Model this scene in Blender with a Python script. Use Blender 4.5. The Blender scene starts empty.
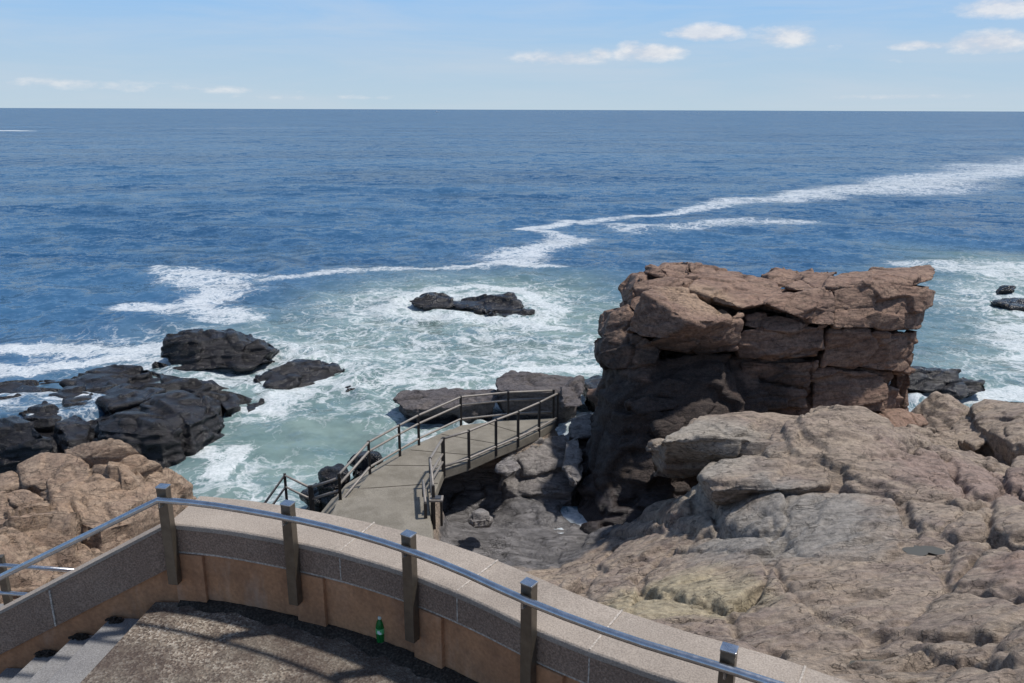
import bpy, bmesh, math, random
import numpy as np
from mathutils import Vector, Matrix

random.seed(7)
S = bpy.context.scene
COL = S.collection
H = 12.5          # eye height above the sea
F = 800.0         # focal length in pixels of a 1024 px wide frame
PITCH, ROLL = math.radians(16.17), math.radians(0.2)
_f = np.array([0, math.cos(PITCH), -math.sin(PITCH)])
_u = np.array([0, math.sin(PITCH), math.cos(PITCH)])
_x = np.array([1.0, 0, 0])
AX = _x * math.cos(ROLL) + _u * math.sin(ROLL)
AU = -_x * math.sin(ROLL) + _u * math.cos(ROLL)
EYE = np.array([0, 0, H])


def ray(px, py):
    return (px - 512) / F * AX - (py - 341.5) / F * AU + _f


def atz(px, py, z):
    d = ray(px, py)
    return EYE + d * ((z - H) / d[2])


def atY(px, py, Y):
    d = ray(px, py)
    return EYE + d * (Y / d[1])


# ------------------------------------------------------------------ tags
def tag(o, label=None, cat=None, group=None, kind=None):
    if label: o['label'] = label
    if cat: o['category'] = cat
    if group: o['group'] = group
    if kind: o['kind'] = kind
    return o


def empty(name, loc, label, cat, group=None):
    o = bpy.data.objects.new(name, None)
    COL.objects.link(o)
    o.location = loc
    o.empty_display_size = 0.2
    return tag(o, label, cat, group)


def link(name, me, mat=None, parent=None, smooth=False):
    o = bpy.data.objects.new(name, me)
    COL.objects.link(o)
    if mat is not None:
        me.materials.append(mat)
    if smooth:
        me.polygons.foreach_set('use_smooth', [True] * len(me.polygons))
    if parent is not None:
        o.parent = parent
        o.location = -Vector(parent.location)
    return o


def mesh_np(name, V, Fq):
    """quick mesh from numpy quads / tris"""
    me = bpy.data.meshes.new(name)
    n = Fq.shape[1]
    me.vertices.add(len(V))
    me.vertices.foreach_set('co', V.astype(np.float32).ravel())
    me.loops.add(Fq.size)
    me.loops.foreach_set('vertex_index', Fq.astype(np.int32).ravel())
    me.polygons.add(len(Fq))
    me.polygons.foreach_set('loop_start', np.arange(0, Fq.size, n, dtype=np.int32))
    me.polygons.foreach_set('loop_total', np.full(len(Fq), n, dtype=np.int32))
    me.update(calc_edges=True)
    return me


def grid_faces(nr, nc):
    i = np.arange(nr - 1)[:, None] * nc + np.arange(nc - 1)[None, :]
    i = i.ravel()
    return np.stack([i, i + 1, i + nc + 1, i + nc], 1)


# ------------------------------------------------------------------ numpy noise
def _h(i, j, k, s):
    h = (i.astype(np.int64) * 374761393 + j.astype(np.int64) * 668265263 + k.astype(np.int64) * 2147483647 + s * 1274126177) & 0xffffffff
    h = ((h ^ (h >> 13)) * 1274126177) & 0xffffffff
    h = ((h ^ (h >> 16)) * 2246822519) & 0xffffffff
    h = h ^ (h >> 13)
    return (h & 0xffffff) / float(0x1000000)


def vnoise(P, s=0):
    I = np.floor(P); f = P - I; I = I.astype(np.int64)
    w = f * f * f * (f * (f * 6 - 15) + 10)
    r = 0
    for a in (0, 1):
        wa = w[:, 0] if a else 1 - w[:, 0]
        for b in (0, 1):
            wb = w[:, 1] if b else 1 - w[:, 1]
            for c in (0, 1):
                wc = w[:, 2] if c else 1 - w[:, 2]
                r = r + wa * wb * wc * _h(I[:, 0] + a, I[:, 1] + b, I[:, 2] + c, s)
    return r * 2 - 1


def fbm(P, sc, octv=4, s=0, g=0.5):
    r = 0; a = 1.0; t = 0
    for o in range(octv):
        r = r + a * vnoise(P * (sc * 2 ** o) + 17.3 * o, s + o)
        t += a; a *= g
    return r / t


def voro(P, s=0, jit=0.85):
    """F1, F2, random value of the nearest cell, offset vector from its centre"""
    I = np.floor(P).astype(np.int64)
    n = len(P)
    F1 = np.full(n, 1e9); F2 = np.full(n, 1e9)
    R = np.zeros(n); D = np.zeros((n, 3)); K = np.zeros((n, 3), np.int64)
    for a in (-1, 0, 1):
        for b in (-1, 0, 1):
            for c in (-1, 0, 1):
                C = I + np.array([a, b, c])
                o = np.stack([_h(C[:, 0], C[:, 1], C[:, 2], s + q) for q in (1, 2, 3)], 1)
                d = P - (C + 0.5 + (o - 0.5) * jit)
                q = np.sqrt((d * d).sum(1))
                m = q < F1
                F2 = np.where(m, F1, np.minimum(F2, q))
                F1 = np.where(m, q, F1)
                D[m] = d[m]; K[m] = C[m]
    rnd = np.stack([_h(K[:, 0], K[:, 1], K[:, 2], s + q) for q in (11, 12, 13, 14)], 1)
    return F1, F2, rnd, D


def rotm(ax, ay, az):
    return np.array(Matrix.Rotation(az, 3, 'Z') @ Matrix.Rotation(ay, 3, 'Y') @ Matrix.Rotation(ax, 3, 'X'))


def fracture(P, layers, warp=0.25, seed=0, rot=None):
    """displacement from jointed, tilted rock cells"""
    if rot is None: rot = rotm(0.1, 0.12, 0.35)
    W = np.stack([fbm(P, 0.5, 3, seed + 31 + q) for q in range(3)], 1) * warp
    out = np.zeros(len(P))
    for n, (size, amp, tilt, groove, gw) in enumerate(layers):
        Q = ((P + W) @ rot.T) / np.array(size)
        F1, F2, rnd, D = voro(Q, seed + 50 * n)
        t = (D * (rnd[:, 1:4] - 0.5)).sum(1) * 2
        out += amp * (rnd[:, 0] - 0.5) * 2 + tilt * t
        # a joint only opens where a slow noise lets it
        gate = np.clip(0.55 + 1.3 * fbm(P, 0.8 / max(size), 2, seed + 5 + n), 0, 1)
        out -= groove * gate * np.exp(-((F2 - F1) / gw) ** 2)
    return out


def normals(me):
    n = np.empty(len(me.vertices) * 3, np.float32)
    me.vertex_normals.foreach_get('vector', n)
    return n.reshape(-1, 3).astype(float)


def coords(me):
    v = np.empty(len(me.vertices) * 3, np.float32)
    me.vertices.foreach_get('co', v)
    return v.reshape(-1, 3).astype(float)


# ------------------------------------------------------------------ materials
def new_mat(name):
    m = bpy.data.materials.new(name)
    m.use_nodes = True
    nt = m.node_tree
    b = nt.nodes['Principled BSDF']
    return m, nt, b


class NT:
    """tiny node helper"""
    def __init__(s, nt): s.nt = nt
    def n(s, t, **k):
        o = s.nt.nodes.new(t)
        for a, v in k.items():
            if a.startswith('i_'):
                o.inputs[a[2:].replace('_', ' ')].default_value = v
            else:
                setattr(o, a, v)
        return o
    def l(s, a, b): s.nt.links.new(a, b)
    def coord(s, scale=(1, 1, 1), rot=(0, 0, 0)):
        g = s.n('ShaderNodeNewGeometry')
        m = s.n('ShaderNodeMapping')
        m.inputs['Scale'].default_value = scale
        m.inputs['Rotation'].default_value = rot
        s.l(g.outputs['Position'], m.inputs['Vector'])
        return m.outputs['Vector']
    def noise(s, vec, scale, detail=4, rough=0.55, dist=0.0):
        o = s.n('ShaderNodeTexNoise')
        o.inputs['Scale'].default_value = scale
        o.inputs['Detail'].default_value = detail
        o.inputs['Roughness'].default_value = rough
        o.inputs['Distortion'].default_value = dist
        s.l(vec, o.inputs['Vector'])
        return o.outputs['Fac']
    def ramp(s, fac, pts, interp='LINEAR'):
        o = s.n('ShaderNodeValToRGB')
        cr = o.color_ramp; cr.interpolation = interp
        while len(cr.elements) < len(pts): cr.elements.new(0.5)
        for e, (p, c) in zip(cr.elements, pts):
            e.position = p
            e.color = (c, c, c, 1) if isinstance(c, (int, float)) else (*c, 1)
        s.l(fac, o.inputs['Fac'])
        return o.outputs['Color']
    def math(s, op, a, b=None, clamp=False):
        o = s.n('ShaderNodeMath', operation=op, use_clamp=clamp)
        for i, v in enumerate((a, b)):
            if v is None: continue
            if isinstance(v, (int, float)): o.inputs[i].default_value = v
            else: s.l(v, o.inputs[i])
        return o.outputs[0]
    def mix(s, fac, a, b, mode='MIX'):
        o = s.n('ShaderNodeMix', data_type='RGBA', blend_type=mode)
        for k, v in ((0, fac), (6, a), (7, b)):
            if isinstance(v, (int, float)): o.inputs[k].default_value = v
            elif isinstance(v, tuple): o.inputs[k].default_value = (*v, 1)
            else: s.l(v, o.inputs[k])
        return o.outputs[2]
    def bump(s, hgt, strength, dist, prev=None):
        o = s.n('ShaderNodeBump')
        o.inputs['Strength'].default_value = strength
        o.inputs['Distance'].default_value = dist
        s.l(hgt, o.inputs['Height'])
        if prev is not None: s.l(prev, o.inputs['Normal'])
        return o.outputs['Normal']


def rock_mat(name, cols, wet=None, rough=0.85, wetcol=(0.018, 0.017, 0.02), spk=0.12, strata=(0.75, 1.7, 3.0), srot=(0.1, 0.12, 0.5), alt=None):
    m, nt, b = new_mat(name)
    t = NT(nt)
    v = t.coord()
    vs = t.coord(strata, srot)
    big = t.noise(v, 0.45, 3, 0.5, 0.6)
    mid = t.noise(vs, 1.7, 6, 0.62, 0.4)
    col = t.mix(t.ramp(big, [(0.38, 0), (0.62, 1)]), cols[0], cols[1])
    col = t.mix(t.ramp(mid, [(0.40, 0), (0.66, 1)]), col, cols[2])
    if alt:   # local colour spots: (centre, radius, colour)
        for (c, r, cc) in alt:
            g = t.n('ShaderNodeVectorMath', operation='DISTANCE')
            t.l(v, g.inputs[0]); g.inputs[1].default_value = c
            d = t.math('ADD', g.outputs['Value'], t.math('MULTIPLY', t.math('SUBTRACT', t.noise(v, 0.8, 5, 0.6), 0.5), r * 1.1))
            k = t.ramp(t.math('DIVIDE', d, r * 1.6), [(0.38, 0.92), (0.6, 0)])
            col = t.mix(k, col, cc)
    # mineral speckle, lichen blotches, rust seams
    fine = t.noise(v, 34, 3, 0.7)
    col = t.mix(t.math('MULTIPLY', t.ramp(fine, [(0.35, 0), (0.75, 1)]), spk * 2), col, cols[3])
    fine2 = t.noise(v, 9, 5, 0.7)
    col = t.mix(0.85, col, t.ramp(fine2, [(0.28, 0.38), (0.47, 0.9), (0.75, 1.5)]), 'MULTIPLY')
    sp = t.noise(v, 75, 2, 0.6)
    col = t.mix(0.7, col, t.ramp(sp, [(0.3, 0.6), (0.5, 1.0), (0.7, 1.35)]), 'MULTIPLY')
    rr = t.math('ADD', rough, 0.0)
    if wet is not None:
        sep = t.n('ShaderNodeSeparateXYZ')
        t.l(v, sep.inputs[0])
        zz = t.math('ADD', sep.outputs[2], t.math('MULTIPLY', t.math('SUBTRACT', t.noise(v, 0.55, 5, 0.6, 0.5), 0.5), wet[1] * 2.4))
        k = t.n('ShaderNodeMapRange')
        k.interpolation_type = 'SMOOTHSTEP'
        k.inputs[1].default_value = wet[0] - wet[1] * 0.35; k.inputs[2].default_value = wet[0] + wet[1] * 0.35
        k.inputs[3].default_value = 1; k.inputs[4].default_value = 0
        t.l(zz, k.inputs[0])
        k = k.outputs[0]
        wc = t.mix(t.ramp(t.noise(vs, 2.3, 5, 0.6), [(0.4, 0), (0.65, 1)]), wetcol, tuple(c * 2.1 for c in wetcol))
        col = t.mix(k, col, wc)
        rr = t.math('SUBTRACT', rough, t.math('MULTIPLY', k, t.ramp(t.noise(v, 1.3, 3), [(0.3, rough - 0.16), (0.7, rough - 0.48)])))
    t.l(rr, b.inputs['Roughness'])
    b.inputs['Specular IOR Level'].default_value = 0.45
    # relief: strata ridges, chips, grain
    h1 = t.noise(vs, 2.4, 10, 0.66, 0.2)
    wv = t.n('ShaderNodeTexVoronoi', feature='DISTANCE_TO_EDGE')
    wv.inputs['Scale'].default_value = 1.5
    dv = t.n('ShaderNodeVectorMath', operation='ADD')
    nz = t.n('ShaderNodeTexNoise'); nz.inputs['Scale'].default_value = 1.6; nz.inputs['Detail'].default_value = 5
    t.l(vs, nz.inputs['Vector'])
    sc = t.n('ShaderNodeVectorMath', operation='SCALE'); sc.inputs['Scale'].default_value = 0.9
    t.l(nz.outputs['Color'], sc.inputs[0]); t.l(vs, dv.inputs[0]); t.l(sc.outputs[0], dv.inputs[1])
    t.l(dv.outputs[0], wv.inputs['Vector'])
    crack = t.ramp(wv.outputs['Distance'], [(0.0, 0.0), (0.018, 1.0)])
    gate = t.ramp(t.noise(v, 0.9, 3), [(0.42, 0), (0.55, 1)])
    crack = t.mix(gate, (1, 1, 1), crack)
    wv2 = t.n('ShaderNodeTexVoronoi', feature='DISTANCE_TO_EDGE'); wv2.inputs['Scale'].default_value = 4.2
    t.l(dv.outputs[0], wv2.inputs['Vector'])
    c2 = t.mix(t.ramp(t.noise(v, 1.7, 3), [(0.5, 0), (0.62, 1)]), (1, 1, 1), t.ramp(wv2.outputs['Distance'], [(0.0, 0.0), (0.03, 1.0)]))
    crack = t.mix(1.0, crack, c2, 'MULTIPLY')
    seam = t.ramp(t.noise(t.coord((0.5, 2.2, 4.4), srot), 1.5, 8, 0.7), [(0.33, 0.42), (0.46, 1.0)])   # darker biotite seams
    col = t.mix(1.0, col, seam, 'MULTIPLY')
    col = t.mix(t.math('MULTIPLY', t.math('SUBTRACT', 1.0, crack), 0.7), col, (0.02, 0.017, 0.015))
    t.l(col, b.inputs['Base Color'])
    n = t.bump(h1, 1.0, 0.09)
    n = t.bump(crack, 0.9, 0.04, n)
    n = t.bump(t.noise(vs, 7, 8, 0.72), 0.9, 0.035, n)
    n = t.bump(t.noise(v, 26, 6, 0.75), 0.9, 0.018, n)
    t.l(n, b.inputs['Normal'])
    t.l(n, b.inputs['Coat Normal'])
    return m


# base colours are those of pink-grey granite; alt spots lie over them
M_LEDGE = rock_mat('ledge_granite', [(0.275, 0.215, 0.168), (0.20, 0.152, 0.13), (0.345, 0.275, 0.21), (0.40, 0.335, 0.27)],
                   wet=(1.35, 0.35), wetcol=(0.095, 0.09, 0.09),
                   alt=[((4.4, 18.3, 3.65), 1.35, (0.085, 0.056, 0.043)), ((5.6, 14.2, 4.6), 2.4, (0.25, 0.235, 0.215)), ((8.5, 10.2, 5.8), 1.6, (0.27, 0.18, 0.145)), ((10.5, 16.5, 4.6), 2.4, (0.26, 0.185, 0.155)), ((4.6, 18.0, 5.0), 2.2, (0.30, 0.27, 0.23)), ((2.6, 11.6, 4.6), 2.0, (0.38, 0.32, 0.21))])  # first spot paints shade into the colour of the overhanging slab's undercut
M_STACK = rock_mat('stack_granite', [(0.225, 0.135, 0.095), (0.165, 0.10, 0.075), (0.29, 0.19, 0.135), (0.33, 0.245, 0.19)],  # dark alt spots: wet algae stain, blackened further to paint in deep shade
                   wet=(1.6, 0.7), wetcol=(0.030, 0.024, 0.024),
                   alt=[((5.9, 24.2, 6.9), 1.5, (0.33, 0.225, 0.15)), ((2.7, 25.0, 2.2), 4.2, (0.022, 0.019, 0.02)), ((3.6, 22.0, 1.2), 4.8, (0.017, 0.014, 0.014)), ((6.6, 23.3, 2.2), 3.7, (0.022, 0.016, 0.016)), ((5.6, 23.6, 4.4), 1.9, (0.028, 0.02, 0.019))])  # first spot lightens the prow top, a painted sunlit highlight
M_TAN = rock_mat('tan_granite', [(0.30, 0.205, 0.14), (0.21, 0.142, 0.103), (0.36, 0.265, 0.19), (0.40, 0.315, 0.245)],
                 wet=(0.9, 0.5), wetcol=(0.05, 0.04, 0.035))
M_DARK = rock_mat('wet_dark_rock', [(0.013, 0.011, 0.011), (0.028, 0.021, 0.018), (0.009, 0.009, 0.010), (0.04, 0.033, 0.03)],
                  wet=(2.2, 0.8), wetcol=(0.009, 0.008, 0.009), spk=0.05)
M_GREY = rock_mat('grey_cove_rock', [(0.20, 0.18, 0.17), (0.15, 0.135, 0.13), (0.25, 0.23, 0.215), (0.28, 0.26, 0.24)],
                  wet=(0.9, 0.5), wetcol=(0.10, 0.092, 0.09))


def concrete(name, base, dark, light, agg=60, rough=0.85, bump=0.5, stain=0.6, spk=(0.55, 1.5)):
    m, nt, b = new_mat(name)
    t = NT(nt)
    v = t.coord()
    st = t.noise(v, 1.3, 6, 0.6, 0.4)
    col = t.mix(t.ramp(st, [(0.38, 0), (0.62, stain)]), base, dark)
    col = t.mix(t.ramp(t.noise(v, 3.4, 6, 0.7), [(0.5, 0), (0.8, 0.5)]), col, light)
    g = t.noise(v, agg, 2, 0.6)
    col = t.mix(1.0, col, t.ramp(g, [(0.3, spk[0]), (0.5, 1.0), (0.7, spk[1])]), 'MULTIPLY')
    t.l(col, b.inputs['Base Color'])
    b.inputs['Roughness'].default_value = rough
    b.inputs['Specular IOR Level'].default_value = 0.3
    n = t.bump(g, bump, 0.008)
    n = t.bump(t.noise(v, 5, 5, 0.6), 0.4, 0.02, n)
    t.l(n, b.inputs['Normal'])
    return m


M_CAP = concrete('cap_aggregate', (0.335, 0.285, 0.24), (0.225, 0.19, 0.16), (0.40, 0.35, 0.30), 85, spk=(0.72, 1.22))
M_BAND = concrete('band_granite', (0.25, 0.175, 0.13), (0.175, 0.122, 0.093), (0.31, 0.235, 0.185), 70, spk=(0.62, 1.45), bump=0.7)
M_PANEL = concrete('stained_panel', (0.46, 0.235, 0.12), (0.32, 0.16, 0.085), (0.46, 0.28, 0.18), 30, spk=(0.85, 1.15), stain=0.9, bump=0.3)
M_STEP = concrete('step_granite', (0.22, 0.215, 0.215), (0.17, 0.165, 0.165), (0.27, 0.265, 0.26), 90, spk=(0.7, 1.3))
M_MORTAR = concrete('mortar', (0.42, 0.37, 0.32), (0.34, 0.3, 0.26), (0.5, 0.45, 0.4), 60)
M_WALK = concrete('walk_concrete', (0.22, 0.20, 0.165), (0.115, 0.102, 0.08), (0.28, 0.255, 0.22), 40, spk=(0.75, 1.25))
M_GRIT = concrete('dirt_litter', (0.035, 0.028, 0.022), (0.02, 0.017, 0.014), (0.07, 0.05, 0.035), 55, spk=(0.3, 2.4), bump=1.0)


M_DARK.node_tree.nodes['Principled BSDF'].inputs['Coat Weight'].default_value = 0.5
M_DARK.node_tree.nodes['Principled BSDF'].inputs['Coat Roughness'].default_value = 0.2
M_DARK.node_tree.nodes['Principled BSDF'].inputs['Specular IOR Level'].default_value = 0.2


def streaks(m, amount=0.5):
    nt = m.node_tree; t = NT(nt); b = nt.nodes['Principled BSDF']
    src = b.inputs['Base Color'].links[0].from_socket
    k = t.ramp(t.noise(t.coord((2.2, 2.2, 1.2)), 1.5, 6, 0.65), [(0.45, 0), (0.72, amount)])
    k2 = t.ramp(t.noise(t.coord((3, 3, 0.8)), 1.3, 5, 0.65), [(0.56, 0), (0.75, 0.35)])
    c = t.mix(k, src, (0.09, 0.055, 0.04))
    c = t.mix(k2, c, (0.50, 0.40, 0.32))
    t.l(c, b.inputs['Base Color'])


streaks(M_PANEL)


def terrace_mat():
    m, nt, b = new_mat('worn_aggregate')
    t = NT(nt)
    v = t.coord()
    wear = t.noise(v, 1.25, 8, 0.7, 0.5)
    wear = t.ramp(wear, [(0.43, 0), (0.52, 1)])
    vor = t.n('ShaderNodeTexVoronoi'); vor.inputs['Scale'].default_value = 62
    t.l(v, vor.inputs['Vector'])
    sepc = t.n('ShaderNodeSeparateColor'); t.l(vor.outputs['Color'], sepc.inputs[0])
    peb = t.ramp(sepc.outputs[0], [(0.0, (0.06, 0.045, 0.035)), (0.45, (0.17, 0.13, 0.10)), (0.8, (0.27, 0.23, 0.185)), (1.0, (0.38, 0.34, 0.29))])
    col = t.mix(wear, peb, t.mix(0.75, peb, (0.05, 0.034, 0.027)))
    gr = t.ramp(t.noise(v, 3.5, 4, 0.6), [(0.45, 0), (0.7, 0.6)])
    col = t.mix(gr, col, t.mix(0.5, peb, (0.22, 0.2, 0.16)))
    t.l(col, b.inputs['Base Color'])
    b.inputs['Roughness'].default_value = 0.8
    n = t.bump(vor.outputs['Distance'], 0.8, 0.008)
    n = t.bump(wear, 0.5, 0.01, n)
    t.l(n, b.inputs['Normal'])
    return m


M_TERR = terrace_mat()


def metal(name, col, rough, metallic=1.0, noise=0.1):
    m, nt, b = new_mat(name)
    t = NT(nt)
    v = t.coord()
    k = t.noise(v, 14, 5, 0.65)
    t.l(t.mix(1.0, col, t.ramp(k, [(0.3, 0.75), (0.7, 1.1)]), 'MULTIPLY'), b.inputs['Base Color'])
    t.l(t.ramp(t.noise(v, 30, 3), [(0.3, rough), (0.7, rough + noise)]), b.inputs['Roughness'])
    b.inputs['Metallic'].default_value = metallic
    return m


M_STEEL = metal('brushed_steel', (0.55, 0.56, 0.58), 0.22)
M_POST = metal('weathered_post', (0.17, 0.145, 0.115), 0.38, 0.75)
M_GALV = metal('galvanised_rail', (0.27, 0.245, 0.22), 0.55, 0.3)
M_DPOST = metal('dark_post', (0.04, 0.036, 0.034), 0.6, 0.3)


def plain(name, col, rough=0.5, **k):
    m, nt, b = new_mat(name)
    t = NT(nt)
    v = t.coord()
    t.l(t.mix(1.0, col, t.ramp(t.noise(v, 20, 3), [(0.3, 0.85), (0.7, 1.1)]), 'MULTIPLY'), b.inputs['Base Color'])
    b.inputs['Roughness'].default_value = rough
    for a, q in k.items(): b.inputs[a.replace('_', ' ')].default_value = q
    return m


# ------------------------------------------------------------------ rock builders
def hull_mesh(pts):
    bm = bmesh.new()
    vs = [bm.verts.new(Vector(p)) for p in pts]
    r = bmesh.ops.convex_hull(bm, input=vs)
    bmesh.ops.delete(bm, geom=[g for g in r['geom_interior'] if isinstance(g, bmesh.types.BMVert)], context='VERTS')
    for v in [v for v in bm.verts if not v.link_faces]: bm.verts.remove(v)
    bmesh.ops.recalc_face_normals(bm, faces=bm.faces)
    return bm


def block_pts(front, thick, shrink=0.9, dz=0.0, ext=()):
    """front: (px, py, Y) points seen from the path; thick: metres of rock behind"""
    A = np.array([atY(*p) for p in front])
    c = A.mean(0)
    B = c + (A - c) * shrink + np.array([0.0, thick, dz])
    B[:, 2] -= thick * np.clip((H - A[:, 2]) / A[:, 1], 0, 1) * 0.9
    return list(A) + list(B) + [np.array(e, float) for e in ext]


def rock_from_hulls(name, hulls, mat, voxel=0.05, layers=None, warp=0.25, seed=0, parent=None, rot=None, nz=0.035, relax=1):
    bm_all = bmesh.new()
    for pts in hulls:
        bm = hull_mesh(pts)
        tmp = bpy.data.meshes.new('tmp'); bm.to_mesh(tmp); bm.free()
        bm_all.from_mesh(tmp); bpy.data.meshes.remove(tmp)
    me = bpy.data.meshes.new(name)
    bm_all.to_mesh(me); bm_all.free()
    o = bpy.data.objects.new('tmp', me)
    COL.objects.link(o)
    md = o.modifiers.new('r', 'REMESH'); md.mode = 'VOXEL'; md.voxel_size = voxel; md.adaptivity = 0
    if relax:
        sm = o.modifiers.new('s', 'SMOOTH'); sm.iterations = relax; sm.factor = 0.5
    dg = bpy.context.evaluated_depsgraph_get()
    me2 = bpy.data.meshes.new_from_object(o.evaluated_get(dg))
    bpy.data.objects.remove(o); bpy.data.meshes.remove(me)
    P = coords(me2); N = normals(me2)
    if layers is None:
        layers = [((1.3, 1.3, 0.7), 0.07, 0.22, 0.12, 0.10), ((0.45, 0.45, 0.28), 0.025, 0.09, 0.05, 0.12)]
    d = fracture(P, layers, warp, seed, rot)
    ed = np.empty(len(me2.edges) * 2, np.int32); me2.edges.foreach_get('vertices', ed); ed = ed.reshape(-1, 2)
    dg_ = np.bincount(ed.ravel(), minlength=len(P))
    for _ in range(2):      # even out single-vertex jumps
        ac = np.bincount(ed[:, 0], d[ed[:, 1]], len(P)) + np.bincount(ed[:, 1], d[ed[:, 0]], len(P))
        d = 0.4 * d + 0.6 * ac / np.maximum(dg_, 1)
    d += nz * fbm(P, 0.9, 5, seed + 77, 0.42)
    P = P + N * d[:, None]
    me2.vertices.foreach_set('co', P.astype(np.float32).ravel()); me2.update()
    me2.name = name
    me2.materials.clear()
    return link(name, me2, mat, parent, smooth=True)


def slab(top, depth, grow=1.06, lean=(0, 0)):
    A = np.array([atz(*p) for p in top]); c = A.mean(0)
    Bt = c + (A - c) * grow; Bt[:, 2] = A[:, 2].min() - depth; Bt[:, 0] += lean[0]; Bt[:, 1] += lean[1]
    return list(A) + list(Bt)


LT = [((2.4, 1.6, 0.8), 0.03, 0.14, 0.10, 0.025), ((0.9, 0.6, 0.35), 0.012, 0.06, 0.03, 0.035)]


def tps(pts, vals, lam=0.0):
    pts = np.array(pts, float); vals = np.array(vals, float)
    n = len(pts)
    d = np.linalg.norm(pts[:, None] - pts[None], axis=2)
    K = np.where(d > 0, d * d * np.log(d + 1e-9), 0) + lam * np.eye(n)
    Pm = np.hstack([np.ones((n, 1)), pts])
    A = np.zeros((n + 3, n + 3)); A[:n, :n] = K; A[:n, n:] = Pm; A[n:, :n] = Pm.T
    w = np.linalg.solve(A, np.concatenate([vals, np.zeros(3)]))

    def ev(Q):
        Q = np.asarray(Q, float)
        r = np.empty(len(Q))
        for s in range(0, len(Q), 40000):
            q = Q[s:s + 40000]
            d = np.linalg.norm(q[:, None] - pts[None], axis=2)
            r[s:s + 40000] = (d * d * np.log(d + 1e-9)) @ w[:n] + w[n] + q @ w[n + 1:]
        return r
    return ev


def hit(ev, px, py):
    """where the line of sight first meets the smooth height field"""
    d = ray(px, py); d = d / np.linalg.norm(d)
    ts = np.arange(5.0, 60, 0.05)
    Q = EYE + ts[:, None] * d
    z = ev(Q[:, :2])
    b = np.where(Q[:, 2] < z)[0]
    i = b[0] if len(b) else np.argmin(Q[:, 2] - z)
    return Q[i, :2]


def seg_dist(Q, poly):
    """distance and signed side to a polyline, plus the parameter along it"""
    best = np.full(len(Q), 1e9); side = np.zeros(len(Q)); par = np.zeros(len(Q))
    for i in range(len(poly) - 1):
        a, b = np.array(poly[i], float), np.array(poly[i + 1], float)
        ab = b - a; L = ab @ ab + 1e-12
        t = np.clip(((Q - a) @ ab) / L, 0, 1)
        c = a + t[:, None] * ab
        d = np.linalg.norm(Q - c, axis=1)
        m = d < best
        best[m] = d[m]
        side[m] = np.sign(ab[0] * (Q[m, 1] - a[1]) - ab[1] * (Q[m, 0] - a[0]))
        par[m] = i + t[m]
    return best, side, par


def inside(Q, poly):
    r = np.zeros(len(Q), bool)
    n = len(poly)
    for i in range(n):
        x1, y1 = poly[i][:2]; x2, y2 = poly[(i + 1) % n][:2]
        c = ((y1 > Q[:, 1]) != (y2 > Q[:, 1])) & (Q[:, 0] < (x2 - x1) * (Q[:, 1] - y1) / (y2 - y1 + 1e-12) + x1)
        r ^= c
    return r


def sdf(Q, poly):
    d, _, _ = seg_dist(Q, list(poly) + [poly[0]])
    return np.where(inside(Q, poly), -d, d)


def sstep(a, b, x):
    t = np.clip((x - a) / (b - a), 0, 1)
    return t * t * (3 - 2 * t)


def soften(z, shape, n=2):
    g = z.reshape(shape).copy()
    for _ in range(n):
        g[1:-1] = (g[:-2] + 2 * g[1:-1] + g[2:]) / 4
        g[:, 1:-1] = (g[:, :-2] + 2 * g[:, 1:-1] + g[:, 2:]) / 4
    return g.ravel()


def carve(z, Q, ev, cracks, wob=0.12, seed=3):
    Q3 = np.hstack([Q, np.zeros((len(Q), 1))])
    w = np.stack([fbm(Q3, 1.1, 4, seed), fbm(Q3, 1.1, 4, seed + 9)], 1) * wob * 2.2
    Qw = Q + w
    for (pl, groove, gw, step, fall) in cracks:
        poly = [hit(ev, *p) for p in pl]
        d, s, par = seg_dist(Qw, poly)
        n = len(poly) - 1
        ends = np.clip(np.minimum(par, n - par) / (0.25 * n), 0, 1)   # fades to nothing at both ends
        ends = np.where((par <= 0) | (par >= n), 0.0, ends)
        z = z - groove * np.exp(-(d / gw) ** 2) * (0.3 + 0.7 * ends)
        if step:
            z = z + step * s * np.exp(-d / fall) * ends
    return z


# =================================================================== TERRACE, WALL, STAIRS
ZT = 8.5      # terrace
ZC = 9.25     # top of the wall
inner = [(-2.80, 5.86), (-2.35, 5.78), (-1.744, 5.594), (-1.226, 5.391), (-0.70, 5.12), (-0.25, 4.82), (0.112, 4.537),
         (0.46, 4.30), (0.818, 4.09), (1.10, 3.95), (1.5, 3.74), (2.0, 3.42), (2.5, 2.95), (2.95, 2.2), (3.2, 1.0), (3.2, -1.0)]


def smooth_curve(pts, n=10):
    P = np.array(pts, float)
    out = []
    for i in range(len(P) - 1):
        p0 = P[max(i - 1, 0)]; p1 = P[i]; p2 = P[i + 1]; p3 = P[min(i + 2, len(P) - 1)]
        for k in range(n):
            t = k / n
            out.append(0.5 * ((2 * p1) + (-p0 + p2) * t + (2 * p0 - 5 * p1 + 4 * p2 - p3) * t * t + (-p0 + 3 * p1 - 3 * p2 + p3) * t ** 3))
    out.append(P[-1])
    return np.array(out)


IN = smooth_curve(inner)
for _ in range(6): IN[1:-1] = (IN[:-2] + IN[1:-1] * 2 + IN[2:]) / 4
tg = np.gradient(IN, axis=0); tg /= np.linalg.norm(tg, axis=1)[:, None]
NO = np.stack([-tg[:, 1], tg[:, 0]], 1)          # outward (seaward)
DW = np.array([-0.999, 0.04]); DW /= np.linalg.norm(DW)   # run of the stair wall
NW = np.array([-DW[1], DW[0]]); NW = NW if NW[1] > 0 else -NW
CW = IN[0].copy()
SL = -0.56


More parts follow.
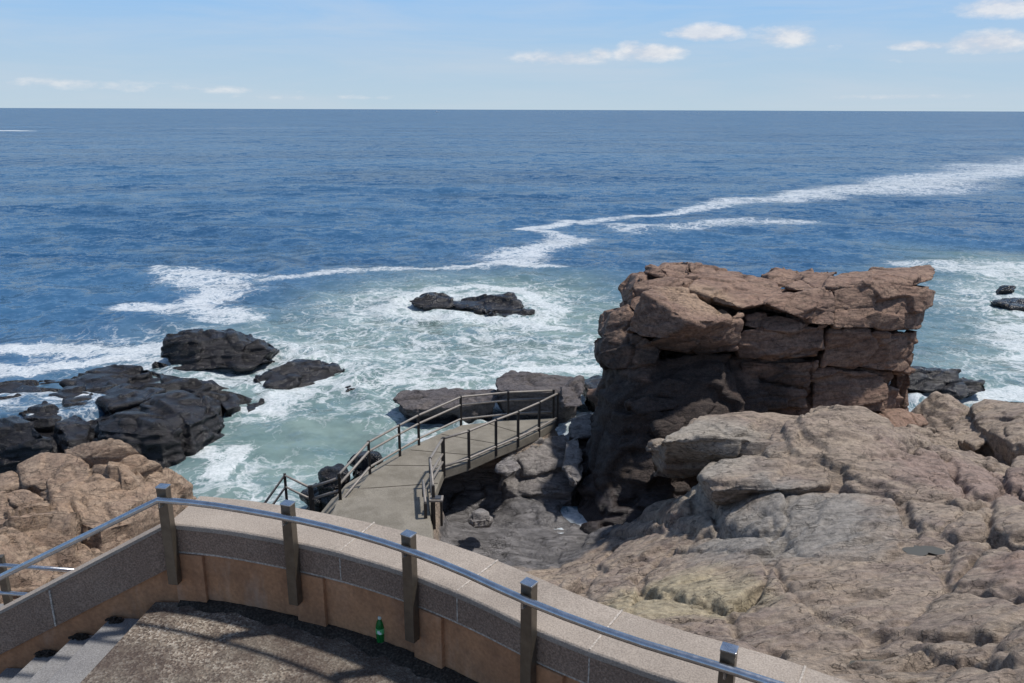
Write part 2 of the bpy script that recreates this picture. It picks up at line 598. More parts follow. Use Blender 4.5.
def sweep(path, offs, prof, zoff=None, closed_ends=True):
    """path N x2, offs N x2 outward normals, prof list of (offset, z); zoff per point"""
    n = len(path); k = len(prof)
    V = np.zeros((n * k, 3))
    for i in range(n):
        for j, (o, z) in enumerate(prof):
            p = path[i] + offs[i] * o
            V[i * k + j] = (p[0], p[1], z + (0 if zoff is None else zoff[i]))
    fc = []
    for i in range(n - 1):
        for j in range(k):
            a = i * k + j; b = i * k + (j + 1) % k
            fc.append([a, b, b + k, a + k])
    me = bpy.data.meshes.new('m')
    faces = [tuple(f) for f in fc]
    if closed_ends:
        faces += [tuple(range(k)), tuple(range((n - 1) * k, n * k))]
    me.from_pydata([tuple(v) for v in V], [], faces)
    bm = bmesh.new(); bm.from_mesh(me)
    bmesh.ops.recalc_face_normals(bm, faces=bm.faces)
    bm.to_mesh(me); bm.free()
    return me


def finish_bevel(o, w=0.006, seg=2):
    m = o.modifiers.new('bevel', 'BEVEL'); m.width = w; m.segments = seg; m.limit_method = 'ANGLE'; m.angle_limit = math.radians(35)
    return o


def box_bm(bm, c, sx, sy, sz, rz=0.0):
    M = Matrix.Translation(Vector(c)) @ Matrix.Rotation(rz, 4, 'Z') @ Matrix.Diagonal((sx, sy, sz, 1))
    bmesh.ops.create_cube(bm, size=1, matrix=M)


def tube_bm(bm, pts, r, seg=14):
    """round tube along points with mitred rings"""
    pts = [Vector(p) for p in pts]
    rings = []
    for i, p in enumerate(pts):
        a = (pts[i] - pts[i - 1]).normalized() if i else (pts[1] - pts[0]).normalized()
        b = (pts[i + 1] - pts[i]).normalized() if i < len(pts) - 1 else a
        t = (a + b).normalized()
        up = Vector((0, 0, 1)) if abs(t.z) < 0.95 else Vector((1, 0, 0))
        x = t.cross(up).normalized(); y = x.cross(t).normalized()
        rings.append([bm.verts.new(p + (x * math.cos(q) + y * math.sin(q)) * r) for q in [2 * math.pi * k / seg for k in range(seg)]])
    for i in range(len(rings) - 1):
        for k in range(seg):
            bm.faces.new([rings[i][k], rings[i][(k + 1) % seg], rings[i + 1][(k + 1) % seg], rings[i + 1][k]])
    bm.faces.new(rings[0]); bm.faces.new(rings[-1][::-1])


def bm_obj(name, bm, mat, parent=None, smooth=False):
    bmesh.ops.recalc_face_normals(bm, faces=bm.faces)
    me = bpy.data.meshes.new(name); bm.to_mesh(me); bm.free()
    return link(name, me, mat, parent, smooth)


wall = empty('parapet_wall', (float(IN[40][0]), float(IN[40][1]), ZT),
             'low curved parapet with pale cap, dark granite band and rusty orange base, beneath the steel handrail', 'wall')


def wobble(me, amp, sc, seed):
    P = coords(me)
    P += np.stack([fbm(P, sc, 3, seed + q) for q in range(3)], 1) * amp
    me.vertices.foreach_set('co', P.astype(np.float32).ravel()); me.update()


me = sweep(IN, NO, [(-0.012, ZC - 0.05), (-0.012, ZC - 0.012), (0.0, ZC), (0.49, ZC - 0.008), (0.50, ZC - 0.02), (0.50, ZC - 0.30), (0.46, ZC - 0.32), (0.46, ZC - 0.06)])
wobble(me, 0.006, 2.0, 5)
finish_bevel(link('cap', me, M_CAP, wall), 0.004)
me = sweep(IN, NO, [(0.0, ZC - 0.255), (0.0, ZC - 0.055), (0.44, ZC - 0.065), (0.44, ZC - 0.255)])
link('granite_band', me, M_BAND, wall)
me = sweep(IN, NO, [(0.035, ZT - 0.5), (0.035, ZC - 0.28), (0.43, ZC - 0.28), (0.55, ZT - 4.5), (0.2, ZT - 4.5)])
link('wall_base', me, M_PANEL, wall)
me = sweep(IN, NO, [(0.012, ZC - 0.28), (0.012, ZC - 0.257), (0.42, ZC - 0.257), (0.42, ZC - 0.28)])
link('mortar_joint', me, M_MORTAR, wall)


def curve_at(s):
    """point and normal on the inner curve at arc length s"""
    L = np.concatenate([[0], np.cumsum(np.linalg.norm(np.diff(IN, axis=0), axis=1))])
    i = min(max(np.searchsorted(L, s) - 1, 0), len(L) - 2)
    t = (s - L[i]) / (L[i + 1] - L[i])
    p = IN[i] * (1 - t) + IN[i + 1] * t
    n = NO[i] * (1 - t) + NO[i + 1] * t
    return p, n / np.linalg.norm(n)


def nearest_s(x, y):
    L = np.concatenate([[0], np.cumsum(np.linalg.norm(np.diff(IN, axis=0), axis=1))])
    return L[np.argmin((IN[:, 0] - x) ** 2 + (IN[:, 1] - y) ** 2)]


POSTS = [(-2.70, 5.80), (-1.70, 5.56), (-0.69, 5.10), (0.16, 4.50), (1.25, 3.86), (2.32, 2.9)]
ps = [nearest_s(*p) for p in POSTS]
ps[0] = 0.03
# shallow pilasters and vertical joints of the wall
for i, s in enumerate(ps):
    p, n = curve_at(s + 0.10)
    bm = bmesh.new(); a = math.atan2(n[1], n[0]) - math.pi / 2
    box_bm(bm, (p[0] + n[0] * 0.02, p[1] + n[1] * 0.02, (ZT + ZC - 0.282) / 2 - 0.05), 0.26, 0.05, ZC - 0.282 - ZT + 0.1, a)
    finish_bevel(bm_obj('pilaster', bm, M_PANEL, wall), 0.006)
bm = bmesh.new()
for s in (1.55, 2.62, 3.7, 4.9):      # joints across cap and band
    p, n = curve_at(s); a = math.atan2(n[1], n[0]) - math.pi / 2
    box_bm(bm, (p[0] + n[0] * 0.245, p[1] + n[1] * 0.245, ZC - 0.012), 0.012, 0.49, 0.03, a)
    box_bm(bm, (p[0] + n[0] * 0.1, p[1] + n[1] * 0.1, ZC - 0.155), 0.010, 0.205, 0.19, a)
bm_obj('cap_joint', bm, M_MORTAR, wall)

# the wall that follows the stairs down
swall = empty('stair_wall', (CW[0], CW[1], ZT - 1), 'sloping wall beside the stairs, speckled dark granite band over stained orange concrete, thin pale cap', 'wall')
ts = np.linspace(0.0, 5.0, 40)
SP = CW[None] + ts[:, None] * DW[None]
SN = np.repeat(NW[None], len(ts), 0)
zo = SL * ts
me = sweep(SP, SN, [(-0.012, ZC - 0.03), (-0.012, ZC + 0.0), (0.06, ZC + 0.012), (0.06, ZC - 0.03)], zo)
link('cap', me, M_CAP, swall)
me = sweep(SP, SN, [(0.0, ZC - 0.40), (0.0, ZC - 0.034), (0.14, ZC - 0.034), (0.14, ZC - 0.40)], zo)
link('granite_band', me, M_BAND, swall)
me = sweep(SP, SN, [(0.03, ZC - 2.5), (0.03, ZC - 0.405), (0.22, ZC - 0.405), (0.22, ZC - 6.5)], zo)
link('wall_base', me, M_PANEL, swall)
bm = bmesh.new()
q = CW + DW * 1.10
box_bm(bm, (q[0] + NW[0] * 0.05, q[1] + NW[1] * 0.05, ZC - 0.22 + SL * 1.10), 0.014, 0.12, 0.35, math.atan2(DW[1], DW[0]))
bm_obj('mortar_joint', bm, M_MORTAR, swall)

# terrace floor: from the wall back past the path
nos = np.array([-0.12, -0.993])
E0 = CW + DW * 0.20
pts = [tuple(E0)] + [tuple(IN[i]) for i in range(0, len(IN), 3)] + [(3.1, -6.0), tuple(E0 + nos * 12.5)]
bm = bmesh.new()
top = [bm.verts.new((p[0] + 0.03 * 0, p[1], ZT)) for p in pts]
f = bm.faces.new(top)
r = bmesh.ops.extrude_face_region(bm, geom=[f])
for v in [g for g in r['geom'] if isinstance(g, bmesh.types.BMVert)]: v.co.z -= 0.5
tag(bm_obj('terrace_floor', bm, M_TERR), kind='structure')
# stairs going down to the left
bm = bmesh.new()
RIS, TRD = 0.18, 0.335
for k in range(1, 13):
    a = E0 + DW * (TRD * k + 0.06 - TRD)
    c = a + DW * (TRD * 0.5 + 0.5) + nos * 6.0 / 1.0
    # each step is a long slab starting at the wall
    p0 = a - nos * 0.02; p1 = a + nos * 6.0
    z = ZT - RIS * k
    w = TRD + 0.03
    vs = [p0, p0 + DW * w, p1 + DW * w, p1]
    lo = [bm.verts.new((v[0], v[1], z - 0.9)) for v in vs]; hi = [bm.verts.new((v[0], v[1], z)) for v in vs]
    bm.faces.new(hi); bm.faces.new(lo[::-1])
    for j in range(4): bm.faces.new([lo[j], lo[(j + 1) % 4], hi[(j + 1) % 4], hi[j]])
tag(finish_bevel(bm_obj('stairs', bm, M_STEP), 0.008), kind='structure')

# grit and litter gathered along the foot of the wall: one uneven low drift
n = 140
Ls = np.linspace(0.02, 6.2, n)
V = []; Fc = []
for i, s in enumerate(Ls):
    p, nn = curve_at(s)
    w = 0.06 + 0.05 * float(vnoise(np.array([[s * 2.3, 0, 0]]), 3)[0]) + 0.03 * float(vnoise(np.array([[s * 9, 0, 0]]), 4)[0])
    for o, z in ((0.03, 0.035), (-0.3 * w, 0.028), (-w, 0.012), (-w * 1.45, -0.004)):
        jz = 0.006 * random.random()
        V.append((p[0] + nn[0] * o, p[1] + nn[1] * o, ZT + z + jz - (0.004 if z < 0 else 0)))
Fq = grid_faces(n, 4)
tag(link('litter', mesh_np('litter', np.array(V), Fq), M_GRIT, smooth=True), 'dark grit and rotted leaves drifted along the foot of the curved wall', 'litter', kind='stuff')
# clumps of wet leaves at the wall end of the upper steps
for k, (lab) in enumerate(('small clump of dark leaves on the top step against the stair wall', 'clump of dark leaves on the second step against the stair wall', 'clump of dark leaves on the third step down against the stair wall')):
    c = E0 + DW * (TRD * (k + 0.9) + 0.06) + nos * 0.04
    z0 = ZT - RIS * (k + 1)
    bm = bmesh.new()
    for q in range(60):
        a = random.uniform(0, 6.28); rr = random.random() ** 0.5
        p = c + DW * math.cos(a) * rr * 0.08 + nos * (math.sin(a) * rr * 0.04 - 0.02)
        s = random.uniform(0.012, 0.028)
        M = Matrix.Translation((p[0], p[1], z0 + 0.006 + 0.03 * (1 - rr) * random.random())) @ Matrix.Rotation(random.uniform(0, 6.28), 4, 'Z') @ Matrix.Rotation(random.uniform(-0.6, 0.6), 4, 'X') @ Matrix.Diagonal((s, s * 0.7, 0.004, 1))
        bmesh.ops.create_icosphere(bm, subdivisions=1, radius=1, matrix=M)
    tag(bm_obj('leaf_clump', bm, M_GRIT), lab, 'leaves', 'leaf clumps on the steps')

# ---- near handrail
hr = empty('handrail', (-0.7, 5.0, ZT), 'shiny tubular steel handrail curving along the parapet on square posts and dropping beside the stairs', 'handrail')
ZR = 9.525
path = []
for i in range(30):
    s = ps[0] + 0.0 + (7.4 - ps[0]) * i / 29
    p, n = curve_at(s)
    path.append((p[0] - n[0] * 0.13, p[1] - n[1] * 0.13, ZR))
k0 = np.array(path[0][:2])
down = [(*(k0 + DW * t), ZR - 0.52 * t) for t in np.arange(4.8, 0.05, -0.3)]
bm = bmesh.new()
tube_bm(bm, down + path, 0.0255, 16)
bm_obj('rail', bm, M_STEEL, hr, True)


def post(p, n, z0, z1):
    a = math.atan2(n[1], n[0]) - math.pi / 2
    c = p - n * 0.055
    bm = bmesh.new(); box_bm(bm, (c[0], c[1], (z0 + z1) / 2), 0.085, 0.07, z1 - z0, a)
    o = finish_bevel(bm_obj('post', bm, M_POST, hr), 0.004)
    bm = bmesh.new(); box_bm(bm, (c[0], c[1], z1 + 0.006), 0.092, 0.077, 0.014, a)
    m = o.matrix_basis
    cp = finish_bevel(bm_obj('post_cap', bm, M_STEEL), 0.004); cp.parent = o; cp.location = -Vector(hr.location) - o.location
    bm = bmesh.new()
    tube_bm(bm, [(c[0] - n[0] * 0.03, c[1] - n[1] * 0.03, ZR - 0.075), (c[0] - n[0] * 0.075, c[1] - n[1] * 0.075, ZR - 0.065), (c[0] - n[0] * 0.078, c[1] - n[1] * 0.078, ZR - 0.02)], 0.008, 8)
    br = bm_obj('bracket', bm, M_STEEL); br.parent = o; br.location = -Vector(hr.location) - o.location


for s in ps:
    p, n = curve_at(s)
    post(p, n, 8.73, 9.60)
q = CW + DW * 3.3
post(q, NW, 8.76 + SL * 3.3, 9.60 + SL * 3.3)

# ---- green bottle
bp = atz(381, 644, ZT)
bot = empty('soda_bottle', (bp[0], bp[1], ZT), 'small green plastic soda bottle with a white cap standing at the foot of the wall', 'bottle')


def lathe(prof, seg=28):
    bm = bmesh.new(); rings = []
    for r, z in prof:
        rings.append([bm.verts.new((bp[0] + r * math.cos(a), bp[1] + r * math.sin(a), ZT + z)) for a in [2 * math.pi * k / seg for k in range(seg)]])
    for i in range(len(rings) - 1):
        for k in range(seg): bm.faces.new([rings[i][k], rings[i][(k + 1) % seg], rings[i + 1][(k + 1) % seg], rings[i + 1][k]])
    bm.faces.new(rings[0]); bm.faces.new(rings[-1])
    return bm


M_GREEN, gnt, gb = new_mat('green_plastic')
gb.inputs['Base Color'].default_value = (0.02, 0.22, 0.05, 1); gb.inputs['Roughness'].default_value = 0.12
gb.inputs['Transmission Weight'].default_value = 0.45; gb.inputs['IOR'].default_value = 1.3
bm_obj('body', lathe([(0.026, 0.004), (0.033, 0.012), (0.034, 0.03), (0.031, 0.05), (0.034, 0.075), (0.035, 0.10), (0.035, 0.155), (0.033, 0.175), (0.026, 0.20), (0.015, 0.222), (0.013, 0.232)]), M_GREEN, bot, True)
bm_obj('label', lathe([(0.0352, 0.105), (0.0358, 0.108), (0.0358, 0.15), (0.0352, 0.153)]), plain('bottle_label', (0.10, 0.45, 0.16), 0.4), bot, True)
bm_obj('cap', lathe([(0.0145, 0.228), (0.0148, 0.23), (0.0148, 0.243), (0.012, 0.247)]), plain('bottle_cap', (0.55, 0.62, 0.55), 0.4), bot, True)
bm = bmesh.new()      # white blot of the label facing the stairs
for a0, a1, za, zb in ((-2.1, -1.5, 0.118, 0.142), (-1.8, -1.2, 0.110, 0.128)):
    vs = [[bm.verts.new((bp[0] + 0.0362 * math.cos(a), bp[1] + 0.0362 * math.sin(a), ZT + z)) for a in np.linspace(a0, a1, 6)] for z in (za, zb)]
    for k in range(5): bm.faces.new([vs[0][k], vs[0][k + 1], vs[1][k + 1], vs[1][k]])
bm_obj('label_print', bm, plain('print_white', (0.75, 0.8, 0.75), 0.4), bot)

# =================================================================== FAR WALKWAY
ZW = 2.3
WL = [(318, 560), (340, 512), (368, 475), (400, 456), (420, 444), (461, 425), (508, 420), (553, 418)]
WR = [(437, 560), (430, 505), (444, 470), (469, 462), (496, 450), (518, 441), (540, 431), (557, 420)]
PL = [atz(*p, ZW)[:2] for p in WL]; PR = [atz(*p, ZW)[:2] for p in WR]
WPOLY = [tuple(p) for p in PL] + [tuple(p) for p in PR[::-1]]
bm = bmesh.new()
nW = len(PL)
tl = [bm.verts.new((p[0], p[1], ZW)) for p in PL]; tr = [bm.verts.new((p[0], p[1], ZW)) for p in PR]
bl = [bm.verts.new((p[0], p[1], ZW - 0.30)) for p in PL]; br_ = [bm.verts.new((p[0], p[1], ZW - 0.30)) for p in PR]
for i in range(nW - 1):
    bm.faces.new([tl[i], tr[i], tr[i + 1], tl[i + 1]]); bm.faces.new([bl[i], bl[i + 1], br_[i + 1], br_[i]])
    bm.faces.new([tl[i], tl[i + 1], bl[i + 1], bl[i]]); bm.faces.new([tr[i], br_[i], br_[i + 1], tr[i + 1]])
bm.faces.new([tl[0], bl[0], br_[0], tr[0]]); bm.faces.new([tl[-1], tr[-1], br_[-1], bl[-1]])
tag(finish_bevel(bm_obj('path', bm, M_WALK), 0.03), kind='structure')
bm = bmesh.new()
FL = []
for i in range(nW):
    tgv = PL[min(i + 1, nW - 1)] - PL[max(i - 1, 0)]; tgv = tgv / np.linalg.norm(tgv); nn = np.array([-tgv[1], tgv[0]])
    FL.append((PL[i] - nn * 0.1, PL[i] + nn * 0.75, PL[i] + nn * 0.9, PL[i] + nn * 1.25))
rows = [[bm.verts.new((f[j][0], f[j][1], zz)) for j, zz in ((0, 1.95), (1, 1.9), (2, 1.45), (3, 1.35), (3, -1.0), (0, -1.0))] for f in FL]
for i in range(nW - 1):
    for j in range(6): bm.faces.new([rows[i][j], rows[i][(j + 1) % 6], rows[i + 1][(j + 1) % 6], rows[i + 1][j]])
bm.faces.new(rows[0]); bm.faces.new(rows[-1])
tag(finish_bevel(bm_obj('path_footing', bm, M_WALK), 0.03), kind='structure')
bm = bmesh.new()
for i_, f_ in ((1, 0.6), (2, 0.5), (3, 0.5), (4, 0.5), (5, 0.5)):
    a = PL[i_] * (1 - f_) + PL[i_ + 1] * f_; b = PR[i_] * (1 - f_) + PR[i_ + 1] * f_
    a, b = a + (b - a) * 0.01, b + (a - b) * 0.01
    dd = b - a; L_ = np.linalg.norm(dd)
    box_bm(bm, ((a[0] + b[0]) / 2, (a[1] + b[1]) / 2, ZW + 0.001), L_, 0.035, 0.006, math.atan2(dd[1], dd[0]))
tag(bm_obj('path_joint', bm, M_GRIT), kind='structure')
# two broad low steps up towards the stairs
bm = bmesh.new()
for k, (y0, y1) in enumerate(((493, 560), (507, 560))):
    a = atz(345 - k * 6, y0, ZW)[:2]; b = atz(428, y0 - 1, ZW)[:2]; c = PR[0] + np.array([0, -0.3 - k * 0.02]); d = PL[0] + np.array([0, -0.3 - k * 0.02])
    z = ZW + 0.14 * (k + 1)
    vs = [a, b, c, d]
    lo = [bm.verts.new((v[0], v[1], ZW - 0.2)) for v in vs]; hi = [bm.verts.new((v[0], v[1], z)) for v in vs]
    bm.faces.new(hi)
    bm.faces.new(lo[::-1])
    for j in range(4): bm.faces.new([lo[j], lo[(j + 1) % 4], hi[(j + 1) % 4], hi[j]])
tag(finish_bevel(bm_obj('path_steps', bm, M_WALK), 0.02), kind='structure')


def railing(name, pts, zb, label, group, heights=(1.0, 0.72, 0.22), pr=0.038, rr=0.036, inset=(0, 0), ph=1.04, rail_mats=None, top_pts=None):
    """pts: plan positions of the posts; zb: foot height each"""
    root = empty(name, (pts[0][0], pts[0][1], zb[0]), label, 'railing', group)
    for (x, y), z in zip(pts, zb):
        bm = bmesh.new(); box_bm(bm, (x, y, z + ph / 2 - 0.1), pr * 2, pr * 2, ph + 0.2, 0.3)
        finish_bevel(bm_obj('post', bm, M_DPOST, root), 0.006)
    for h in heights:
        bm = bmesh.new()
        tube_bm(bm, [(x, y, z + h) for (x, y), z in zip(pts, zb)], rr, 10)
        bm_obj('rail', bm, M_GALV, root, True)
    return root


RG = 'railings of the lower sea walkway'
lp = [atz(*p, ZW)[:2] for p in [(341, 509), (370, 474), (400, 456), (419, 445), (461, 425), (508, 420), (553, 418)]]
railing('railing', lp, [ZW] * 7, 'long seaward railing with three pale rails bending along the left edge of the lower walkway', RG)
rp = [atz(*p, ZW)[:2] for p in [(444, 470), (469, 462), (496, 450), (518, 441), (539, 431), (557, 421)]]
railing('railing', rp, [ZW] * 6, 'railing along the right edge of the lower walkway above the rocky cove', RG, (1.0, 0.12))
gp = [atz(443, 471, ZW)[:2], atz(431, 492, ZW)[:2], atz(434, 522, ZW)[:2]]
railing('railing', gp, [ZW] * 3, 'short steep railing running towards the viewer at the near right corner of the walkway', RG, (1.0, 0.55, 0.3))
gp = [atz(424, 505, ZW)[:2], atz(426, 528, ZW)[:2]]
railing('railing', gp, [ZW + 0.1] * 2, 'lowest short handrail standing just left of the near right corner railing', RG, (0.62,), ph=0.6)
a = atz(287, 503, 1.9)[:2]; b = atz(311, 509, 2.0)[:2]
railing('railing', [atz(262, 522, 1.6)[:2], a, b], [1.1, 1.85, 1.75], 'small dark separate railing left of the walkway, just above the parapet cap', RG, (0.9, 0.55), ph=0.95)
c = atz(341, 509, ZW)[:2]
railing('railing', [b + (0.06, 0.02), c], [1.75, ZW], 'short sloping railing linking the small railing to the seaward walkway railing', RG, (0.9, 0.55), ph=0.95)
# viewing box on the corner railing
bp2 = atz(437, 522, ZW)
bx = empty('sign_stand', (bp2[0], bp2[1], ZW), 'small weathered sign stand leaning at the near end of the walkway corner railing', 'sign stand')
bm = bmesh.new()
box_bm(bm, (bp2[0] - 0.12, bp2[1], ZW + 0.25), 0.06, 0.06, 0.7); box_bm(bm, (bp2[0] + 0.12, bp2[1], ZW + 0.25), 0.06, 0.06, 0.7)
bm_obj('leg', bm, M_DPOST, bx)
bm = bmesh.new(); box_bm(bm, (bp2[0], bp2[1], ZW + 0.66), 0.34, 0.28, 0.05)
o = bm_obj('panel', bm, M_GALV, bx)
bm = bmesh.new(); box_bm(bm, (bp2[0], bp2[1], ZW + 0.70), 0.24, 0.18, 0.02)
bm_obj('plate', bm, plain('plate_grey', (0.05, 0.05, 0.055), 0.4), bx)

# railing on the lower landing seen between the big handrail and the stair wall
lz = 6.5
l0 = atz(-60, 618, lz)[:2]; l1 = atz(12, 620, lz)[:2]; l2 = atz(110, 628, lz)[:2]
root = empty('railing', (l1[0], l1[1], lz), 'two pale rails on a dark post at the lower landing, seen past the stair wall', 'railing')
for pnt in (l0, l1, l2):
    bm = bmesh.new(); box_bm(bm, (pnt[0], pnt[1], lz + 0.38), 0.08, 0.08, 1.0, 0.2)
    finish_bevel(bm_obj('post', bm, M_POST, root), 0.004)
for h in (0.80, 0.42):
    bm = bmesh.new(); tube_bm(bm, [(p[0], p[1] - 0.06, lz + h) for p in (l0, l1, l2)], 0.024, 12)
    bm_obj('rail', bm, M_STEEL, root, True)
bm = bmesh.new()
c = (l0 + l2) / 2
box_bm(bm, (c[0] - 0.6, c[1] - 0.9, lz - 0.35), 5.0, 2.6, 0.7, 0.05)
tag(finish_bevel(bm_obj('landing', bm, M_STEP), 0.02), kind='structure')

# =================================================================== LEDGE TERRAIN
ctrl = []   # (x, y, z)


def cp(px, py, z): p = atz(px, py, z); ctrl.append((p[0], p[1], z))
for a in [(600, 530, 0.7), (575, 556, 0.8), (540, 562, 1.0), (500, 556, 1.0), (450, 548, 1.25), (450, 520, 1.0), (500, 520, 0.85), (560, 522, 0.72), (500, 490, 0.9), (575, 505, 0.42),
          (590, 500, 0.1), (540, 470, 1.3), (560, 450, 1.6), (570, 430, 1.3),
          (470, 562, 1.6), (420, 548, 1.9), (590, 562, 2.0), (540, 585, 2.6),
          (620, 545, 1.9), (640, 520, 1.9), (660, 505, 2.2), (640, 555, 3.0), (680, 540, 3.3),
          (690, 500, 3.0), (700, 480, 3.7), (720, 510, 3.8),
          (700, 560, 4.1), (650, 590, 4.3), (610, 600, 4.4), (700, 600, 4.9), (620, 625, 5.2), (700, 650, 6.0), (760, 665, 6.3),
          (760, 500, 4.3), (800, 520, 4.7), (760, 560, 4.75), (760, 620, 5.6), (820, 470, 4.7), (820, 430, 5.1), (790, 418, 5.0), (850, 412, 5.1), (880, 425, 4.7),
          (760, 440, 4.4), (860, 500, 4.9), (860, 560, 5.2), (860, 620, 5.8), (870, 650, 5.95), (900, 450, 4.6), (920, 440, 3.9), (905, 425, 3.6), (950, 480, 4.6), (925, 545, 5.2), (960, 540, 5.35),
          (950, 600, 5.8), (1000, 560, 5.7), (1010, 500, 4.9), (1000, 470, 4.0), (960, 450, 2.9), (940, 432, 2.0), (945, 416, 0.6), (925, 418, 1.2), (1000, 440, 2.2), (1000, 620, 6.3), (1000, 670, 6.8), (900, 675, 6.6), (820, 675, 6.6),
          (1100, 560, 6.0), (1100, 650, 7.2), (1150, 480, 4.6)]:
    cp(*a)
for w in [(-2, 9, 5.0), (2, 6.5, 7.0), (5, 4, 8.0), (-6, 10, 3.5), (-4, 14, 2.2), (-7, 16, 0.9), (-7, 20, -0.7), (-5.8, 23, -0.9), (-2, 12.5, 3.0), (-3.0, 30, -1.5), (4, 31, -1.5), (1.5, 27, 0.6), (9, 6, 8.0), (14, 8, 8.0), (9, 31.5, -1.2), (13, 27, -0.6), (17, 24, -0.8), (20, 20, 1.5), (16, 16, 4.2),
          (16, 29, -1.2), (-1, 25, 1.0), (5, 24, 1.2), (8, 25, 1.5), (11, 24, 2.2), (11, 21, 3.2), (6, 21, 2.0)]:
    ctrl.append(w)
evT = tps([c[:2] for c in ctrl], [c[2] for c in ctrl], 0.02)

GB = [
    ([(718, 492), (745, 499), (782, 491), (828, 489), (858, 492), (892, 496), (903, 520), (908, 548), (880, 560), (830, 560), (800, 552), (784, 532), (774, 514)], 0.10, 0.5),
    ([(716, 494), (740, 484), (765, 486), (784, 498), (790, 520), (778, 529), (750, 533), (727, 529), (718, 515)], 0.24, 0.6),
    ([(800, 556), (880, 564), (908, 556), (940, 570), (948, 590), (905, 622), (862, 626), (800, 602), (776, 562)], 0.08, 0.4),
    ([(642, 574), (662, 557), (700, 551), (758, 557), (772, 580), (757, 590), (742, 602), (720, 606), (680, 597), (642, 587)], 0.16, 0.6),
    ([(774, 564), (800, 604), (832, 627), (868, 634), (840, 654), (790, 650), (752, 640), (737, 614), (760, 600)], 0.10, 0.5),
    ([(640, 594), (690, 603), (728, 613), (745, 638), (768, 650), (740, 660), (690, 640), (630, 620)], 0.08, 0.5),
    ([(671, 548), (709, 533), (764, 537), (774, 550), (740, 555), (700, 550)], 0.16, 0.5),
    ([(650, 532), (690, 533), (667, 545), (637, 559), (608, 568), (598, 566), (620, 546)], 0.16, 0.5),
    ([(560, 551), (605, 538), (644, 532), (618, 545), (590, 568), (560, 573)], 0.10, 0.5),
    ([(588, 580), (630, 572), (638, 590), (628, 610), (592, 596)], 0.08, 0.4),
    ([(645, 500), (672, 492), (689, 500), (689, 510), (670, 521), (642, 519)], 0.30, 0.8),
    ([(600, 524), (640, 520), (666, 523), (648, 530), (605, 535), (582, 540)], 0.16, 0.5),
    ([(691, 513), (714, 514), (716, 529), (700, 533), (677, 529), (673, 522)], 0.2, 0.6),
    ([(844, 471), (870, 457), (905, 461), (938, 480), (956, 497), (938, 496), (892, 489), (860, 482)], 0.16, 0.6),
    ([(832, 450), (870, 441), (904, 446), (914, 455), (870, 455), (844, 467), (810, 458)], 0.16, 0.6),
    ([(906, 500), (940, 502), (962, 509), (954, 529), (935, 529), (913, 517)], 0.16, 0.5),
    ([(941, 533), (961, 512), (984, 509), (985, 531), (957, 538)], 0.14, 0.5),
    ([(991, 500), (1005, 489), (1030, 506), (1040, 538), (1008, 538), (991, 533)], 0.24, 0.7),
    ([(952, 456), (968, 461), (989, 471), (1003, 486), (988, 497), (971, 493), (957, 475)], 0.22, 0.7),
    ([(918, 449), (938, 455), (953, 478), (965, 495), (945, 493), (916, 470), (906, 456)], 0.2, 0.7),
    ([(954, 586), (963, 571), (988, 547), (1024, 552), (1070, 566), (1070, 597), (1024, 593), (985, 586)], 0.14, 0.5),
    ([(884, 632), (906, 627), (936, 602), (955, 594), (1000, 598), (1028, 611), (1000, 630), (969, 629), (934, 632)], 0.12, 0.5),
    ([(908, 645), (935, 639), (973, 638), (993, 646), (983, 660), (940, 657)], 0.12, 0.4),
    ([(1002, 641), (1026, 621), (1070, 630), (1070, 668), (1012, 666)], 0.16, 0.5),
    ([(796, 690), (835, 670), (872, 672), (900, 677), (908, 700), (800, 710)], 0.10, 0.4),
    ([(908, 677), (940, 672), (985, 672), (1004, 686), (1000, 710), (918, 705)], 0.14, 0.4),
    ([(785, 655), (836, 662), (828, 673), (800, 680), (772, 668)], 0.08, 0.3),
    ([(950, 560), (957, 543), (983, 541), (974, 556), (955, 578), (945, 572)], 0.10, 0.4),
    ([(1012, 674), (1070, 678), (1070, 720), (1012, 710)], 0.10, 0.4),
    ([(690, 648), (740, 664), (768, 672), (785, 690), (750, 700), (690, 670)], 0.06, 0.4),
    ([(880, 425), (905, 428), (918, 440), (905, 445), (872, 438)], 0.2, 0.5),
]
xs = np.concatenate([np.arange(-9.0, -1.0, 0.06), np.arange(-1.0, 13.0, 0.034), np.arange(13.0, 18.0, 0.06)])
ys = np.concatenate([np.arange(4.3, 14.0, 0.03), np.arange(14.0, 24.0, 0.042), np.arange(24.0, 32.0, 0.07)])
X, Y = np.meshgrid(xs, ys)
Q = np.stack([X.ravel(), Y.ravel()], 1)
z = evT(Q)
